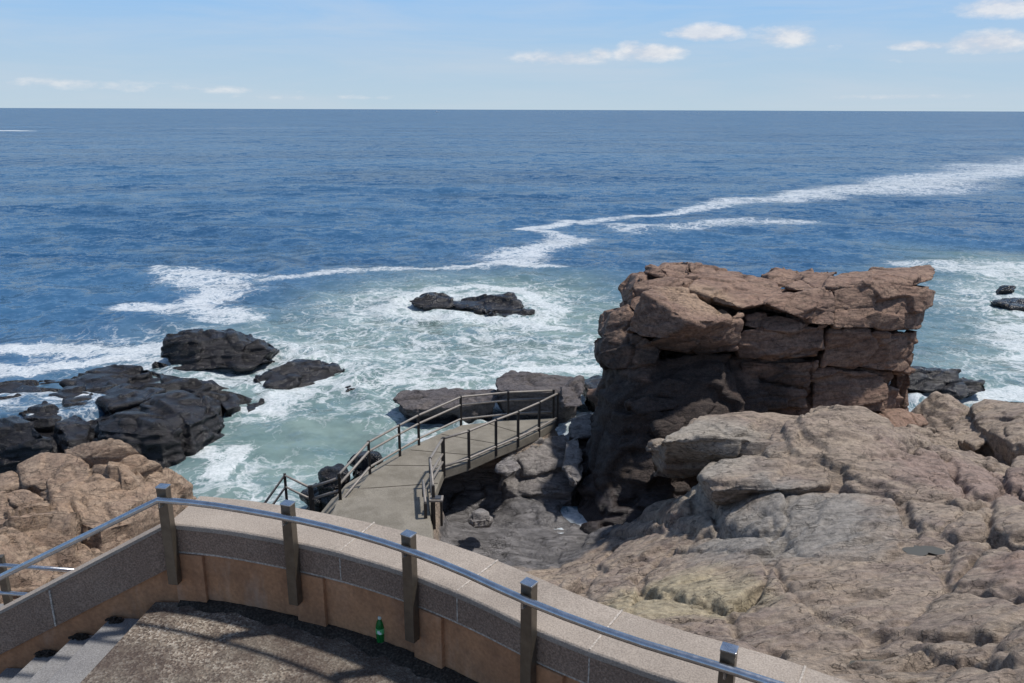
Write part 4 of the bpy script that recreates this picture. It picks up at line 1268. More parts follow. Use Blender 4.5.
# dark foot
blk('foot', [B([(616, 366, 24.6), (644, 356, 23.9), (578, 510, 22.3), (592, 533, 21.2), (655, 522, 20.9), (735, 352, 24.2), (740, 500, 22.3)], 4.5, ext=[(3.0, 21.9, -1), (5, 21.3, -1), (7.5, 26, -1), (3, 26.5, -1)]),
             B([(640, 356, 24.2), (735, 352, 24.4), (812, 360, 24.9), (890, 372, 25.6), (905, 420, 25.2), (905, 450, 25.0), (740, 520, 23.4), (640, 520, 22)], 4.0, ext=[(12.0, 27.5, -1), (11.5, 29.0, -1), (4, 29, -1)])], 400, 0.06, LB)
# broken lumps on the dark face
blk('core', [B([(622, 300, 26.4), (640, 285, 26.8), (700, 285, 26.8), (830, 290, 26.2), (900, 292, 27.0), (896, 370, 26.8), (760, 375, 25.2), (618, 366, 25.6)], 1.6)], 402, 0.06)
blk('block', [B([(628, 404, 22.9), (650, 398, 23.0), (682, 400, 23.1), (674, 408, 22.9), (640, 414, 22.6)], 1.2)], 410)
blk('block', [B([(655, 425, 22.3), (670, 414, 22.6), (684, 420, 22.6), (680, 432, 22.3), (660, 438, 22.1)], 1.2)], 411)
# left shoulder
blk('block', [B([(601, 343, 25.0), (607, 337, 24.9), (640, 335, 24.2), (662, 350, 23.5), (655, 364, 23.4), (610, 371, 24.4), (602, 358, 24.9)], 3.0)], 420)
blk('block', [B([(603, 334, 25.2), (612, 316, 25.6), (632, 309, 25.4), (634, 336, 24.4), (612, 342, 24.7)], 2.4)], 421)
# prow and the slab it leans on
blk('prow_block', [B([(643, 293, 23.5), (626, 331, 23.7), (648, 338, 22.9), (666, 339, 22.5), (691, 321, 22.2), (726, 319, 22.9), (727, 323, 22.9), (700, 336, 22.9)], 0.4, dz=0.1,
                     ext=[atY(655, 286, 24.6), atY(688, 288, 25.0), atY(724, 314, 24.2), atY(640, 330, 26), atY(700, 335, 26)])], 430,
    L=[((2.2, 1.6, 0.9), 0.03, 0.10, 0.07, 0.045), ((0.6, 0.5, 0.3), 0.012, 0.05, 0.03, 0.08), ((0.2, 0.2, 0.14), 0.005, 0.02, 0.01, 0.12)])
blk('block', [B([(660, 339, 23.1), (700, 333, 23.2), (727, 322, 23.3), (743, 314, 23.8), (742, 322, 23.6), (722, 338, 23.2), (738, 350, 23.6), (700, 358, 23.5), (640, 345, 23.8)], 1.8,
                ext=[atY(722, 306, 24.6)])], 431)
blk('block', [B([(628, 307, 25.4), (630, 289, 25.8), (640, 276, 26.2), (672, 276, 26.2), (687, 284, 25.6), (680, 300, 25.0), (640, 315, 25.0)], 2.2)], 432)
# crown behind
blk('block', [B([(648, 273, 27.2), (650, 267, 27.6), (662, 269, 27.2), (668, 280, 26.8)], 1.2)], 433)
blk('block', [B([(660, 270, 27.3), (668, 263, 28.0), (690, 262, 28.2), (692, 280, 26.8), (672, 282, 26.9)], 1.2)], 434)
blk('block', [B([(676, 280, 27.0), (690, 274, 27.4), (702, 284, 26.6), (692, 296, 25.9), (680, 292, 26.0)], 1.2)], 436)
blk('block', [B([(690, 276, 27.2), (691, 264, 28.3), (742, 272, 28.0), (746, 282, 27.0), (700, 284, 26.8)], 1.4)], 435)
# tan slab across the top middle
blk('top_slab', [B([(689, 290, 25.2), (694, 280, 26.0), (706, 274, 27.0), (742, 274, 27.2), (772, 279, 26.6), (785, 293, 25.0), (766, 304, 23.9), (742, 309, 23.8), (731, 304, 24.0)], 0.6, dz=-0.2,
                   ext=[atY(700, 304, 25.2), atY(742, 311, 24.2), atY(780, 300, 25.4)])], 440,
    L=[((2.4, 1.8, 0.9), 0.03, 0.12, 0.08, 0.045), ((0.6, 0.5, 0.3), 0.012, 0.05, 0.03, 0.08)])
blk('block', [B([(768, 277, 27.6), (776, 269, 28.2), (800, 270, 28.2), (806, 282, 27.2), (776, 290, 26.6)], 0.8)], 441)
blk('block', [B([(788, 288, 25.9), (795, 281, 26.6), (812, 274, 27.4), (838, 272, 27.6), (832, 288, 25.6), (806, 292, 25.3)], 1.2)], 442)
# cap on the right
blk('cap_slab', [B([(824, 288, 25.2), (830, 277, 26.6), (850, 270, 27.8), (931, 266, 28.0), (936, 271, 27.2), (934, 279, 26.3), (914, 286, 25.6), (883, 283, 25.2), (854, 288, 24.9)], 0.7, dz=-0.3)], 450,
    L=[((2.6, 2.0, 0.5), 0.04, 0.14, 0.10, 0.05), ((0.7, 0.6, 0.22), 0.015, 0.06, 0.03, 0.08)])
blk('block', [B([(764, 303, 24.0), (776, 297, 24.4), (815, 290, 24.8), (832, 289, 24.9), (838, 300, 24.3), (836, 326, 23.9), (812, 324, 23.7), (793, 315, 23.7)], 2.4)], 451)
blk('block', [B([(834, 291, 24.8), (884, 283, 25.1), (926, 287, 25.5), (931, 286, 26.2), (929, 300, 25.9), (922, 328, 25.6), (914, 331, 25.0), (866, 328, 24.3), (834, 327, 24.0)], 2.8)], 452)
# middle course
blk('block', [B([(744, 326, 24.0), (748, 315, 24.4), (768, 313, 24.4), (795, 319, 24.2), (806, 324, 24.0), (798, 332, 23.8), (765, 331, 23.8)], 1.8)], 460)
blk('block', [B([(735, 337, 23.9), (745, 330, 23.9), (800, 331, 23.9), (826, 326, 24.1), (820, 356, 24.0), (790, 359, 23.8), (740, 358, 23.9)], 2.2)], 461)
blk('block', [B([(829, 329, 24.3), (890, 333, 24.7), (918, 331, 25.6), (917, 345, 25.5), (914, 372, 25.4), (890, 372, 24.9), (822, 366, 24.3)], 2.8)], 462)
# lower course
blk('block', [B([(741, 362, 24.2), (800, 362, 24.2), (817, 361, 24.3), (808, 388, 24.3), (775, 378, 24.2), (742, 374, 24.2)], 2.0)], 470)
blk('block', [B([(742, 380, 24.1), (775, 384, 24.0), (805, 392, 24.1), (808, 408, 23.9), (742, 410, 23.8)], 2.0)], 471)
blk('block', [B([(813, 368, 24.5), (850, 372, 24.7), (889, 375, 25.1), (886, 412, 24.8), (812, 410, 24.2)], 2.2)], 472)
blk('pillar', [B([(897, 374, 25.9), (905, 374, 25.8), (898, 414, 25.5), (891, 412, 25.5)], 0.5)], 480, 0.03)
blk('pillar', [B([(908, 372, 26.6), (912, 373, 26.6), (907, 414, 26.3), (903, 412, 26.2)], 0.6)], 481, 0.03)
blk('block', [B([(880, 416, 24.4), (900, 411, 24.8), (925, 414, 25.0), (928, 424, 24.4), (905, 430, 23.6), (885, 428, 23.4)], 1.8)], 482)

# =================================================================== SLABS ON THE LEDGE
LSL = [((2.4, 1.5, 0.5), 0.04, 0.16, 0.10, 0.03), ((0.8, 0.5, 0.25), 0.015, 0.06, 0.03, 0.05)]
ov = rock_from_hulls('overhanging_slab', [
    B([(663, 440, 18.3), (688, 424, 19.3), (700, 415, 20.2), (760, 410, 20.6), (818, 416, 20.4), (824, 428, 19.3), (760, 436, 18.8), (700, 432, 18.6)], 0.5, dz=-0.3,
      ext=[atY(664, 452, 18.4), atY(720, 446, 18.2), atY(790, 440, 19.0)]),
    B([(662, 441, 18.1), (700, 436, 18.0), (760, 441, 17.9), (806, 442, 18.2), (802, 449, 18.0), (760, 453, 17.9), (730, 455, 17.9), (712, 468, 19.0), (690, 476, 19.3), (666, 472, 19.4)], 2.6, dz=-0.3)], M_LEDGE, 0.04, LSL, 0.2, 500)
tag(ov, 'pale overhanging slab with a shaded undercut, jutting left in front of the tall stack', 'rock slab')
o = rock_from_hulls('boulder', [
    B([(826, 428, 18.4), (830, 408, 19.6), (842, 405, 19.8), (870, 410, 19.6), (890, 420, 19.2), (905, 445, 18.2), (880, 462, 17.0), (830, 452, 17.4)], 1.6, ext=[(8.2, 18.5, 3.2)])], M_LEDGE, 0.05, LSL, 0.2, 510)
tag(o, 'rounded grey boulder on the ledge crest, right of the overhanging slab', 'boulder')
o = rock_from_hulls('rock_slab', [
    B([(702, 476, 16.6), (722, 460, 17.3), (760, 456, 17.6), (800, 460, 17.4), (830, 470, 16.8), (828, 484, 16.0), (790, 489, 15.6), (740, 487, 15.7), (712, 492, 16.0)], 0.9, dz=-0.1, ext=[(5, 17, 2.8), (7.5, 17, 3)])], M_LEDGE, 0.04, LSL, 0.2, 520)
tag(o, 'layered pinkish slab directly below the overhanging slab', 'rock slab')
# right-hand outcrop with a dark cleft
o = rock_from_hulls('rock_outcrop', [
    slab([(972, 404, 2.6), (985, 399, 2.7), (1045, 400, 3.2), (1080, 430, 4.2), (1050, 452, 4.2), (1005, 440, 3.6), (976, 424, 2.9)], 2.6),
    slab([(952, 424, 2.2), (962, 415, 2.2), (974, 420, 2.4), (992, 438, 3.0), (975, 446, 3.0), (958, 440, 2.7)], 1.8),
    slab([(1008, 470, 4.4), (1020, 455, 4.2), (1080, 462, 4.6), (1090, 510, 5.4), (1035, 512, 5.2)], 1.6)], M_LEDGE, 0.045, LT, 0.2, 530)
tag(o, 'reddish jagged outcrop at the right edge beside the sea channel', 'rock')
for pp, sd, lab in (([(934, 428, 1.9), (944, 419, 1.8), (958, 417, 1.8), (960, 428, 2.0), (946, 433, 2.1)], 540, 'small tan block at the edge of the channel right of the stack'),
                      ([(905, 432, 3.0), (918, 425, 2.9), (935, 428, 2.6), (932, 441, 2.9), (912, 444, 3.2)], 541, 'tan block between the stack pillars and the channel')):
    o = rock_from_hulls('boulder', [slab(pp, 1.6)], M_LEDGE, 0.04, LT, 0.2, sd)
    tag(o, lab, 'rock')

# stones of the shaded cove
o = rock_from_hulls('rock_slab', [slab([(500, 458, 1.9), (540, 439, 2.0), (564, 432, 1.95), (572, 450, 1.5), (566, 466, 1.35), (532, 474, 1.35), (510, 470, 1.5)], 1.5),
                                slab([(500, 468, 1.3), (530, 474, 1.3), (566, 468, 1.2), (584, 476, 1.05), (572, 492, 0.95), (530, 494, 1.0), (506, 486, 1.1)], 1.2)], M_GREY, 0.04, LT, 0.2, 599)
tag(o, 'flat pale grey cracked ledge in the cove, directly under the right railing of the walkway', 'rock slab')
cove = [
        ([(565, 440, 24.2), (580, 436, 24.6), (584, 470, 22.8), (576, 486, 21.6), (566, 470, 22.4)], 603, 'pale slab leaning upright beside the tall stack'),
        ([(497, 462, 22.2), (512, 456, 22.6), (520, 468, 22.0), (508, 478, 21.6), (498, 474, 21.8)], 604, 'dark stone at the mouth of the hollow under the walkway'),
        ([(466, 520, 18.8), (480, 514, 19.2), (492, 518, 19.0), (488, 524, 18.6), (472, 526, 18.5)], 605, 'low flat stone in the wet floor of the cove'),
        ([(570, 418, 27.0), (592, 416, 27.4), (594, 436, 25.4), (572, 438, 25.2)], 606, 'brown squared rock beside the far end of the walkway')]
for pp, sd, lab in cove:
    o = rock_from_hulls('stone', [B(pp, 1.0, dz=-0.1)], M_GREY, 0.04, LSL, 0.2, sd)
    tag(o, lab, 'rock')

# =================================================================== SEA
ROCKS = [(-13.5, 38.3, 3.4, 5.0), (-9.5, 36.2, 2.6, 4.5), (-5.0, 51.3, 3.0, 7.0), (-1.0, 50.8, 3.0, 7.0), (1.0, 49.2, 1.5, 5), (1.0, 31.6, 3.0, 4.0), (-3.5, 31.4, 2.5, 3.0), (4.0, 31, 1.5, 4.0), (16.0, 34.8, 2.2, 5), (19.2, 33.8, 1, 5), (34, 51.5, 2, 6), (34, 55, 1, 4), (7, 27, 4.5, 4.5), (13, 30, 3, 4), (-7.0, 34.4, .3, 1.5)]
STREAKS = [  # pixels on the sea surface with half width in metres, and strength
    ([(1120, 160), (1024, 169), (975, 176), (930, 184), (880, 190), (835, 195), (800, 199)], [24, 18, 14, 12, 10, 6, 3], 0.60),
    ([(830, 196), (780, 199), (745, 199), (720, 205), (690, 210), (660, 213), (610, 219), (580, 222)], [5, 4.5, 5, 3.5, 2.5, 1.5, 1.5, 1.5], 0.60),
    ([(800, 222), (745, 222), (700, 226), (640, 230), (620, 226)], [4, 3.5, 3, 3.5, 2.5], 0.5),
    ([(584, 225), (568, 220), (540, 226), (532, 231), (560, 235), (572, 240), (545, 247), (512, 255), (515, 264), (550, 270)], [1.2, 1.8, 1.8, 1.6, 1.8, 2.4, 3.0, 3.8, 3.2, 1.6], 0.70),
    ([(530, 262), (500, 266), (450, 267), (400, 268), (350, 271), (310, 275), (265, 280), (235, 285)], [2.4, 1.5, 1.0, 1.1, 1.1, 1.0, 0.9, 1.2], 0.60),
    ([(160, 272), (190, 278), (225, 280), (232, 288), (215, 296), (205, 305), (230, 316)], [1.4, 2.6, 3.0, 2.6, 2.8, 2.4, 1.6], 0.66),
    ([(130, 308), (165, 308), (205, 312), (245, 320)], [1.6, 2.2, 2.2, 1.4], 0.62),
    ([(-60, 131), (5, 130.5), (30, 131)], [16, 12, 5], 0.8),
    ([(180, 128.5), (240, 128), (320, 128)], [5, 8, 4], 0.35),
    ([(0, 352), (50, 349), (110, 350), (160, 352)], [1.4, 1.6, 1.8, 1.4], 0.9),
    ([(0, 372), (30, 374), (60, 366), (120, 360)], [1.6, 1.6, 1.2, 1.0], 0.8),
    ([(930, 265), (1030, 272), (1100, 280)], [3, 5, 5], 0.6),
    ([(915, 405), (950, 402), (1000, 398), (1040, 396)], [0.8, 0.9, 1.2, 1.2], 0.95),
    ([(1000, 330), (1030, 350), (1050, 370)], [2.5, 3, 3], 0.7),
    ([(200, 455), (230, 470), (245, 450)], [0.6, 0.6, 0.6], 0.85),
    ([(0, 470), (12, 468), (20, 462)], [0.5, 0.6, 0.5], 0.8),
    ([(500, 376), (540, 369), (600, 371)], [0.6, 0.7, 0.7], 1.0),
    ([(400, 385), (450, 386), (490, 382)], [0.8, 0.7, 0.6], 0.75),
    ([(300, 395), (270, 415), (232, 418)], [1.2, 1.0, 0.6], 0.85),
    ([(380, 310), (405, 304), (440, 290), (520, 288), (560, 310)], [1.2, 1.2, 0.7, 0.7, 1.2], 0.8),
    ([(400, 315), (450, 318), (520, 322), (570, 330)], [1.3, 1.3, 1.4, 1.5], 0.75),
]
na = 620
th = np.radians(np.linspace(-64, 64, na))
r = [13.0]
while r[-1] < 60000:
    q = r[-1]
    r.append(q * (1 + (0.0055 if q < 90 else 0.0075 if q < 300 else 0.012 if q < 1500 else 0.05)))
r = np.array(r)
RR, TT = np.meshgrid(r, th, indexing='ij')
WX = (RR * np.sin(TT)).ravel(); WY = (RR * np.cos(TT)).ravel()
QS = np.stack([WX, WY], 1); dist = RR.ravel()
P0 = np.stack([WX, WY, 0 * WX], 1)
# waves: swell towards the shore plus crossing chop
rng = np.random.RandomState(4)
hz = np.zeros(len(WX)); dx = np.zeros(len(WX)); dy = np.zeros(len(WX))
near = dist < 1200
sel = np.where(near)[0]
sx, sy, sdist = WX[sel], WY[sel], dist[sel]
Pn = np.stack([sx, sy, 0 * sx], 1)
gust = 0.65 + 0.5 * fbm(Pn, 0.025, 3, 9)
for lam, amp, n in ((19, 0.12, 3), (9, 0.08, 6), (4.5, 0.065, 9), (2.3, 0.04, 12), (1.2, 0.018, 12)):
    for i in range(n):
        L = lam * rng.uniform(0.75, 1.35); a = rng.normal(-1.75, 0.5 if lam > 8 else 0.85); ph = rng.uniform(0, 6.28)
        k = 2 * math.pi / L
        fade = np.clip(1.6 - sdist * sdist * 0.0075 * 0.6 / (L * 10), 0, 1) * np.clip(2.2 - sdist * 0.009 / L * 2.5, 0, 1)
        arg = k * (sx * math.cos(a) + sy * math.sin(a)) + ph + 1.3 * fbm(Pn, 0.5 / L, 2, 100 + i)
        A = amp * rng.uniform(0.6, 1.2) / math.sqrt(n) * 1.5 * fade * gust
        hz[sel] += A * np.sin(arg)
        dx[sel] += A * np.cos(arg) * math.cos(a) * 0.9; dy[sel] += A * np.cos(arg) * math.sin(a) * 0.9
# foam density
foam = np.zeros(len(WX))
wob = np.stack([fbm(P0, 0.18, 4, 201), fbm(P0, 0.18, 4, 205)], 1)
for pl, wd, st in STREAKS:
    poly = [atz(p[0], p[1], 0)[:2] for p in pl]
    d0 = poly[len(poly) // 2]; R0 = np.linalg.norm(d0)
    mx = max(wd) * 6 + 60
    bb = np.array(poly); m = (WX > bb[:, 0].min() - mx) & (WX < bb[:, 0].max() + mx) & (WY > bb[:, 1].min() - mx) & (WY < bb[:, 1].max() + mx)
    m = np.where(m)[0]
    if not len(m): continue
    wd = [q * 0.72 for q in wd]
    Wm = np.array(wd)
    fine = np.clip(Wm.mean(), 0.6, 20)
    wq = np.stack([fbm(P0[m], 0.35 / fine, 4, 301), fbm(P0[m], 0.35 / fine, 4, 307)], 1) * fine * 1.1
    d, s, par = seg_dist(QS[m] + wq, poly)
    w = np.interp(par, np.arange(len(wd)), wd)
    n = len(wd) - 1
    e = np.where((par <= 0) | (par >= n), np.exp(-np.maximum(0, d - w) / w), 1)
    foam[m] = np.maximum(foam[m], st * np.exp(-np.clip(d / w - 0.25, 0, 9) ** 2 * 1.0) * e)
# surf zone
surf = np.zeros(len(WX)); tint = np.zeros(len(WX))
for (x, y, r0, fo) in ROCKS:
    d = np.hypot(WX - x, WY - y) - r0
    surf = np.maximum(surf, 0.70 * np.exp(-np.clip(d, 0, None) / (fo * 0.8)))
zone = [tuple(atz(*p, 0)[:2]) for p in [(150, 470), (200, 400), (300, 330), (370, 300), (420, 285), (560, 285), (640, 320), (620, 420), (480, 430), (330, 520), (230, 520)]]
zr = [tuple(atz(*p, 0)[:2]) for p in [(900, 330), (930, 250), (1100, 260), (1200, 420), (900, 420)]]
m = np.where(dist < 160)[0]
dz_ = np.full(len(WX), 50.0); dz_[m] = np.minimum(sdf(QS[m], zone), sdf(QS[m], zr) + 3)
dz_ = dz_ + 2.0 * wob[:, 0]
tint = 1 - sstep(-4.0, 12.0, dz_)
surf = np.maximum(surf, 0.47 * (1 - sstep(-3.0, 4.0, dz_)))
left = np.exp(-((WX + 19) / 9) ** 2 - ((WY - 40) / 6) ** 2)
surf = np.maximum(surf, 0.5 * left)
calm = np.exp(-((WX + 6.5) / 2.6) ** 2 - ((WY - 28.5) / 2.2) ** 2) + 0.8 * np.exp(-((WX + 9.0) / 1.7) ** 2 - ((WY - 29.0) / 1.6) ** 2)
surf = surf * (1 - 0.6 * np.clip(calm, 0, 1))
big = 0.5 + 0.5 * fbm(P0, 0.22, 3, 55)
foam = np.maximum(foam, surf * (0.44 + 0.72 * big))
foam = np.clip(foam, 0, 1)
hz += 0.05 * foam * (dist < 200)
for (x, y, r0, fo_) in ROCKS:      # surf heaped against the rocks
    mm = np.where((np.abs(WX - x) < r0 + 4) & (np.abs(WY - y) < r0 + 4))[0]
    d = np.hypot(WX[mm] - x, WY[mm] - y) - r0
    hz[mm] += np.exp(-(d / 1.1) ** 2) * (0.10 + 0.30 * np.abs(fbm(P0[mm], 0.9, 4, 71)))
V = np.stack([WX + dx, WY + dy, hz], 1)
me = mesh_np('water', V, grid_faces(len(r), na))
for nm, arr in (('foam', foam), ('tint', tint)):
    at = me.attributes.new(nm, 'FLOAT', 'POINT'); at.data.foreach_set('value', arr.astype(np.float32))

M_SEA, nt, b = new_mat('sea')
t = NT(nt)
v = t.coord()
va = t.coord((0.55, 1.3, 1))
fo = t.n('ShaderNodeAttribute', attribute_name='foam').outputs['Fac']
ti = t.n('ShaderNodeAttribute', attribute_name='tint').outputs['Fac']
deep = t.mix(t.ramp(t.noise(t.coord((0.3, 1.0, 1)), 0.035, 4, 0.6, 0.5), [(0.4, 0), (0.6, 1)]), (0.018, 0.072, 0.160), (0.040, 0.114, 0.218))
mid = t.mix(t.ramp(t.noise(va, 0.35, 5, 0.6), [(0.4, 0), (0.65, 1)]), (0.10, 0.17, 0.175), (0.19, 0.265, 0.25))
wcol = t.mix(ti, deep, mid)
# foam lace: ridged warped noise cut by the density
nz = t.n('ShaderNodeTexNoise'); nz.inputs['Scale'].default_value = 0.45; nz.inputs['Detail'].default_value = 5; t.l(v, nz.inputs['Vector'])
sb = t.n('ShaderNodeVectorMath', operation='SUBTRACT'); t.l(nz.outputs['Color'], sb.inputs[0]); sb.inputs[1].default_value = (0.5, 0.5, 0.5)
sc = t.n('ShaderNodeVectorMath', operation='SCALE'); sc.inputs['Scale'].default_value = 2.6; t.l(sb.outputs[0], sc.inputs[0])
ad = t.n('ShaderNodeVectorMath', operation='ADD'); t.l(v, ad.inputs[0]); t.l(sc.outputs[0], ad.inputs[1])


def ridge(scale, det=4):
    q = t.noise(ad.outputs[0], scale, det, 0.55)
    return t.math('SUBTRACT', 1.0, t.math('MULTIPLY', t.math('ABSOLUTE', t.math('SUBTRACT', q, 0.5)), 7.5), clamp=True)


lace = t.math('MAXIMUM', ridge(0.55), t.math('MULTIPLY', ridge(1.5), 0.9))
lace = t.math('MAXIMUM', lace, t.math('MULTIPLY', ridge(4.0, 4), 0.72))
brk = t.math('MULTIPLY', t.math('SUBTRACT', t.noise(v, 0.28, 7, 0.7), 0.5), 1.7)
cut = t.math('ADD', t.math('SUBTRACT', lace, t.math('SUBTRACT', 1.03, t.math('MULTIPLY', fo, 1.05))), t.math('MULTIPLY', brk, fo))
fm = t.math('MULTIPLY', cut, 2.8, clamp=True)
fm = t.math('MULTIPLY', fm, t.math('GREATER_THAN', fo, 0.02))
fm = t.math('MULTIPLY', fm, t.ramp(t.noise(v, 6, 5, 0.75), [(0.3, 0.35), (0.62, 1.0)]))
haze_f = t.math('MULTIPLY', fo, 0.30)      # aerated water around foam
wcol = t.mix(haze_f, wcol, (0.33, 0.41, 0.41))
fm = t.math('MULTIPLY', fm, 0.88)
col = t.mix(fm, wcol, (0.66, 0.69, 0.71))
acc = None
for sc_, amp_, an in ((0.07, 0.30, (0.8, 1.0, 1)), (0.25, 0.50, (0.8, 1.0, 1)), (0.9, 0.62, (0.8, 1.1, 1)), (3.2, 0.55, (0.9, 1.1, 1))):
    q = t.n('ShaderNodeTexNoise'); q.inputs['Scale'].default_value = sc_; q.inputs['Detail'].default_value = 2; q.inputs['Roughness'].default_value = 0.6
    t.l(t.coord(an, (0, 0, 0.3 * sc_)), q.inputs['Vector'])
    sb_ = t.n('ShaderNodeVectorMath', operation='SUBTRACT'); t.l(q.outputs['Color'], sb_.inputs[0]); sb_.inputs[1].default_value = (0.5, 0.5, 0.5)
    ml = t.n('ShaderNodeVectorMath', operation='MULTIPLY'); t.l(sb_.outputs[0], ml.inputs[0]); ml.inputs[1].default_value = (amp_ * 1.1, amp_ * 1.7, 0)
    if acc is None: acc = ml.outputs[0]
    else:
        ad_ = t.n('ShaderNodeVectorMath', operation='ADD'); t.l(acc, ad_.inputs[0]); t.l(ml.outputs[0], ad_.inputs[1]); acc = ad_.outputs[0]
gn = t.n('ShaderNodeNewGeometry')
ad_ = t.n('ShaderNodeVectorMath', operation='ADD'); t.l(gn.outputs['Normal'], ad_.inputs[0]); t.l(acc, ad_.inputs[1])
nn_ = t.n('ShaderNodeVectorMath', operation='NORMALIZE'); t.l(ad_.outputs[0], nn_.inputs[0])
n = nn_.outputs[0]
n = t.bump(fm, 0.25, 0.04, n)
t.l(col, b.inputs['Base Color'])
b.inputs['Roughness'].default_value = 0.8
b.inputs['Specular IOR Level'].default_value = 0.0
t.l(n, b.inputs['Normal'])
gl = t.n('ShaderNodeBsdfGlossy'); gl.inputs['Roughness'].default_value = 0.12
t.l(n, gl.inputs['Normal'])
fr_ = t.n('ShaderNodeFresnel'); fr_.inputs['IOR'].default_value = 1.333; t.l(n, fr_.inputs['Normal'])
fac = t.math('MULTIPLY', t.math('MULTIPLY', t.math('MINIMUM', fr_.outputs[0], 0.70), 0.82), t.math('SUBTRACT', 1.0, fm))
ms = t.n('ShaderNodeMixShader'); t.l(fac, ms.inputs[0]); t.l(b.outputs[0], ms.inputs[1]); t.l(gl.outputs[0], ms.inputs[2])
t.l(ms.outputs[0], nt.nodes['Material Output'].inputs['Surface'])
tag(link('water', me, M_SEA, smooth=True), kind='structure')
# nearer water hidden below the terrace, so the sea goes on round the headland
bm = bmesh.new(); bmesh.ops.create_grid(bm, x_segments=2, y_segments=2, size=3000, matrix=Matrix.Translation((0, 0, -0.6)))
tag(bm_obj('seabed', bm, M_DARK), kind='structure')

# a wave running back over the low end of the black shelf
wc_ = atz(36, 408, 0.7)
gx = np.linspace(-4.6, 4.6, 110); gy = np.linspace(-3.0, 3.0, 80)
GX, GY = np.meshgrid(gx, gy); Pg = np.stack([GX.ravel() + wc_[0], GY.ravel() + wc_[1], 0 * GX.ravel()], 1)
er = np.sqrt((GX.ravel() / 4.6) ** 2 + (GY.ravel() / 3.0) ** 2) + 0.25 * fbm(Pg, 0.5, 4, 91)
Pg[:, 2] = 0.98 + 0.10 * fbm(Pg, 0.6, 4, 92) - 0.045 * GY.ravel() - 1.5 * sstep(0.55, 1.0, er)
me = mesh_np('wash', Pg, grid_faces(80, 110))
for nm, arr in (('foam', 0.40 + 0.35 * fbm(Pg, 0.7, 3, 93)), ('tint', 0.1 + 0 * er)):
    at = me.attributes.new(nm, 'FLOAT', 'POINT'); at.data.foreach_set('value', arr.astype(np.float32))
tag(link('wave_wash', me, M_SEA, smooth=True), kind='structure')

# cove pool
bm = bmesh.new()
bmesh.ops.create_grid(bm, x_segments=60, y_segments=60, size=0.5, matrix=Matrix.Translation((1.9, 20.9, 0.52)) @ Matrix.Diagonal((2.8, 3.6, 1, 1)))
me = bpy.data.meshes.new('cove'); bm.to_mesh(me); bm.free()
P = coords(me)
P[:, 2] += 0.02 * fbm(P, 1.5, 3, 5)
fc = np.exp(-((P[:, 0] - 1.9) / 1.0) ** 2 - ((P[:, 1] - 21.0) / 1.6) ** 2) * 0.95 + 0.12
me.vertices.foreach_set('co', P.astype(np.float32).ravel())
for nm, arr in (('foam', fc), ('tint', 0 * fc + 0.35)):
    at = me.attributes.new(nm, 'FLOAT', 'POINT'); at.data.foreach_set('value', arr.astype(np.float32))
tag(link('cove_water', me, M_SEA, smooth=True), kind='structure')

# ---- distant boat on the horizon
bx_ = atz(437, 112.5, 0)[:2]
boat = empty('boat', (bx_[0], bx_[1], 0), 'tiny white boat far out on the horizon', 'boat')
k = np.linalg.norm(bx_) / 800.0
bm = bmesh.new()
M = Matrix.Translation((bx_[0], bx_[1], 0.35 * k))
hv = [(-2.2, -0.5), (1.5, -0.5), (2.6, 0), (1.5, 0.5), (-2.2, 0.5)]
lo = [bm.verts.new((bx_[0] + x * k * 0.85, bx_[1] + y * k, -0.2 * k)) for x, y in hv]; hi = [bm.verts.new((bx_[0] + x * k, bx_[1] + y * k, 0.7 * k)) for x, y in hv]
bm.faces.new(hi); bm.faces.new(lo[::-1])
for j in range(5): bm.faces.new([lo[j], lo[(j + 1) % 5], hi[(j + 1) % 5], hi[j]])
M_WHITE = plain('boat_white', (0.8, 0.8, 0.8), 0.4)
bm_obj('hull', bm, M_WHITE, boat)
bm = bmesh.new(); box_bm(bm, (bx_[0] - 0.3 * k, bx_[1], 1.05 * k), 1.3 * k, 0.6 * k, 0.7 * k)
bm_obj('cabin', bm, M_WHITE, boat)

# =================================================================== CAMERA, SKY, SUN
cam = bpy.data.cameras.new('camera'); co = bpy.data.objects.new('camera', cam); COL.objects.link(co)
cam.sensor_width = 36; cam.lens = 36 * F / 1024
cam.clip_start = 0.05; cam.clip_end = 200000
Mx = Matrix(((AX[0], AU[0], -_f[0], 0), (AX[1], AU[1], -_f[1], 0), (AX[2], AU[2], -_f[2], H), (0, 0, 0, 1)))
co.matrix_world = Mx
S.camera = co

SUN_AZ, SUN_EL = math.radians(78), math.radians(63)     # azimuth right of the view, towards the sea
sd_ = Vector((math.sin(SUN_AZ) * math.cos(SUN_EL), math.cos(SUN_AZ) * math.cos(SUN_EL), math.sin(SUN_EL)))
sun = bpy.data.lights.new('sun', 'SUN'); sun.energy = 4.2; sun.angle = math.radians(2.8); sun.color = (1.0, 0.95, 0.88)
so = bpy.data.objects.new('sun', sun); COL.objects.link(so)
so.rotation_euler = sd_.to_track_quat('Z', 'Y').to_euler()

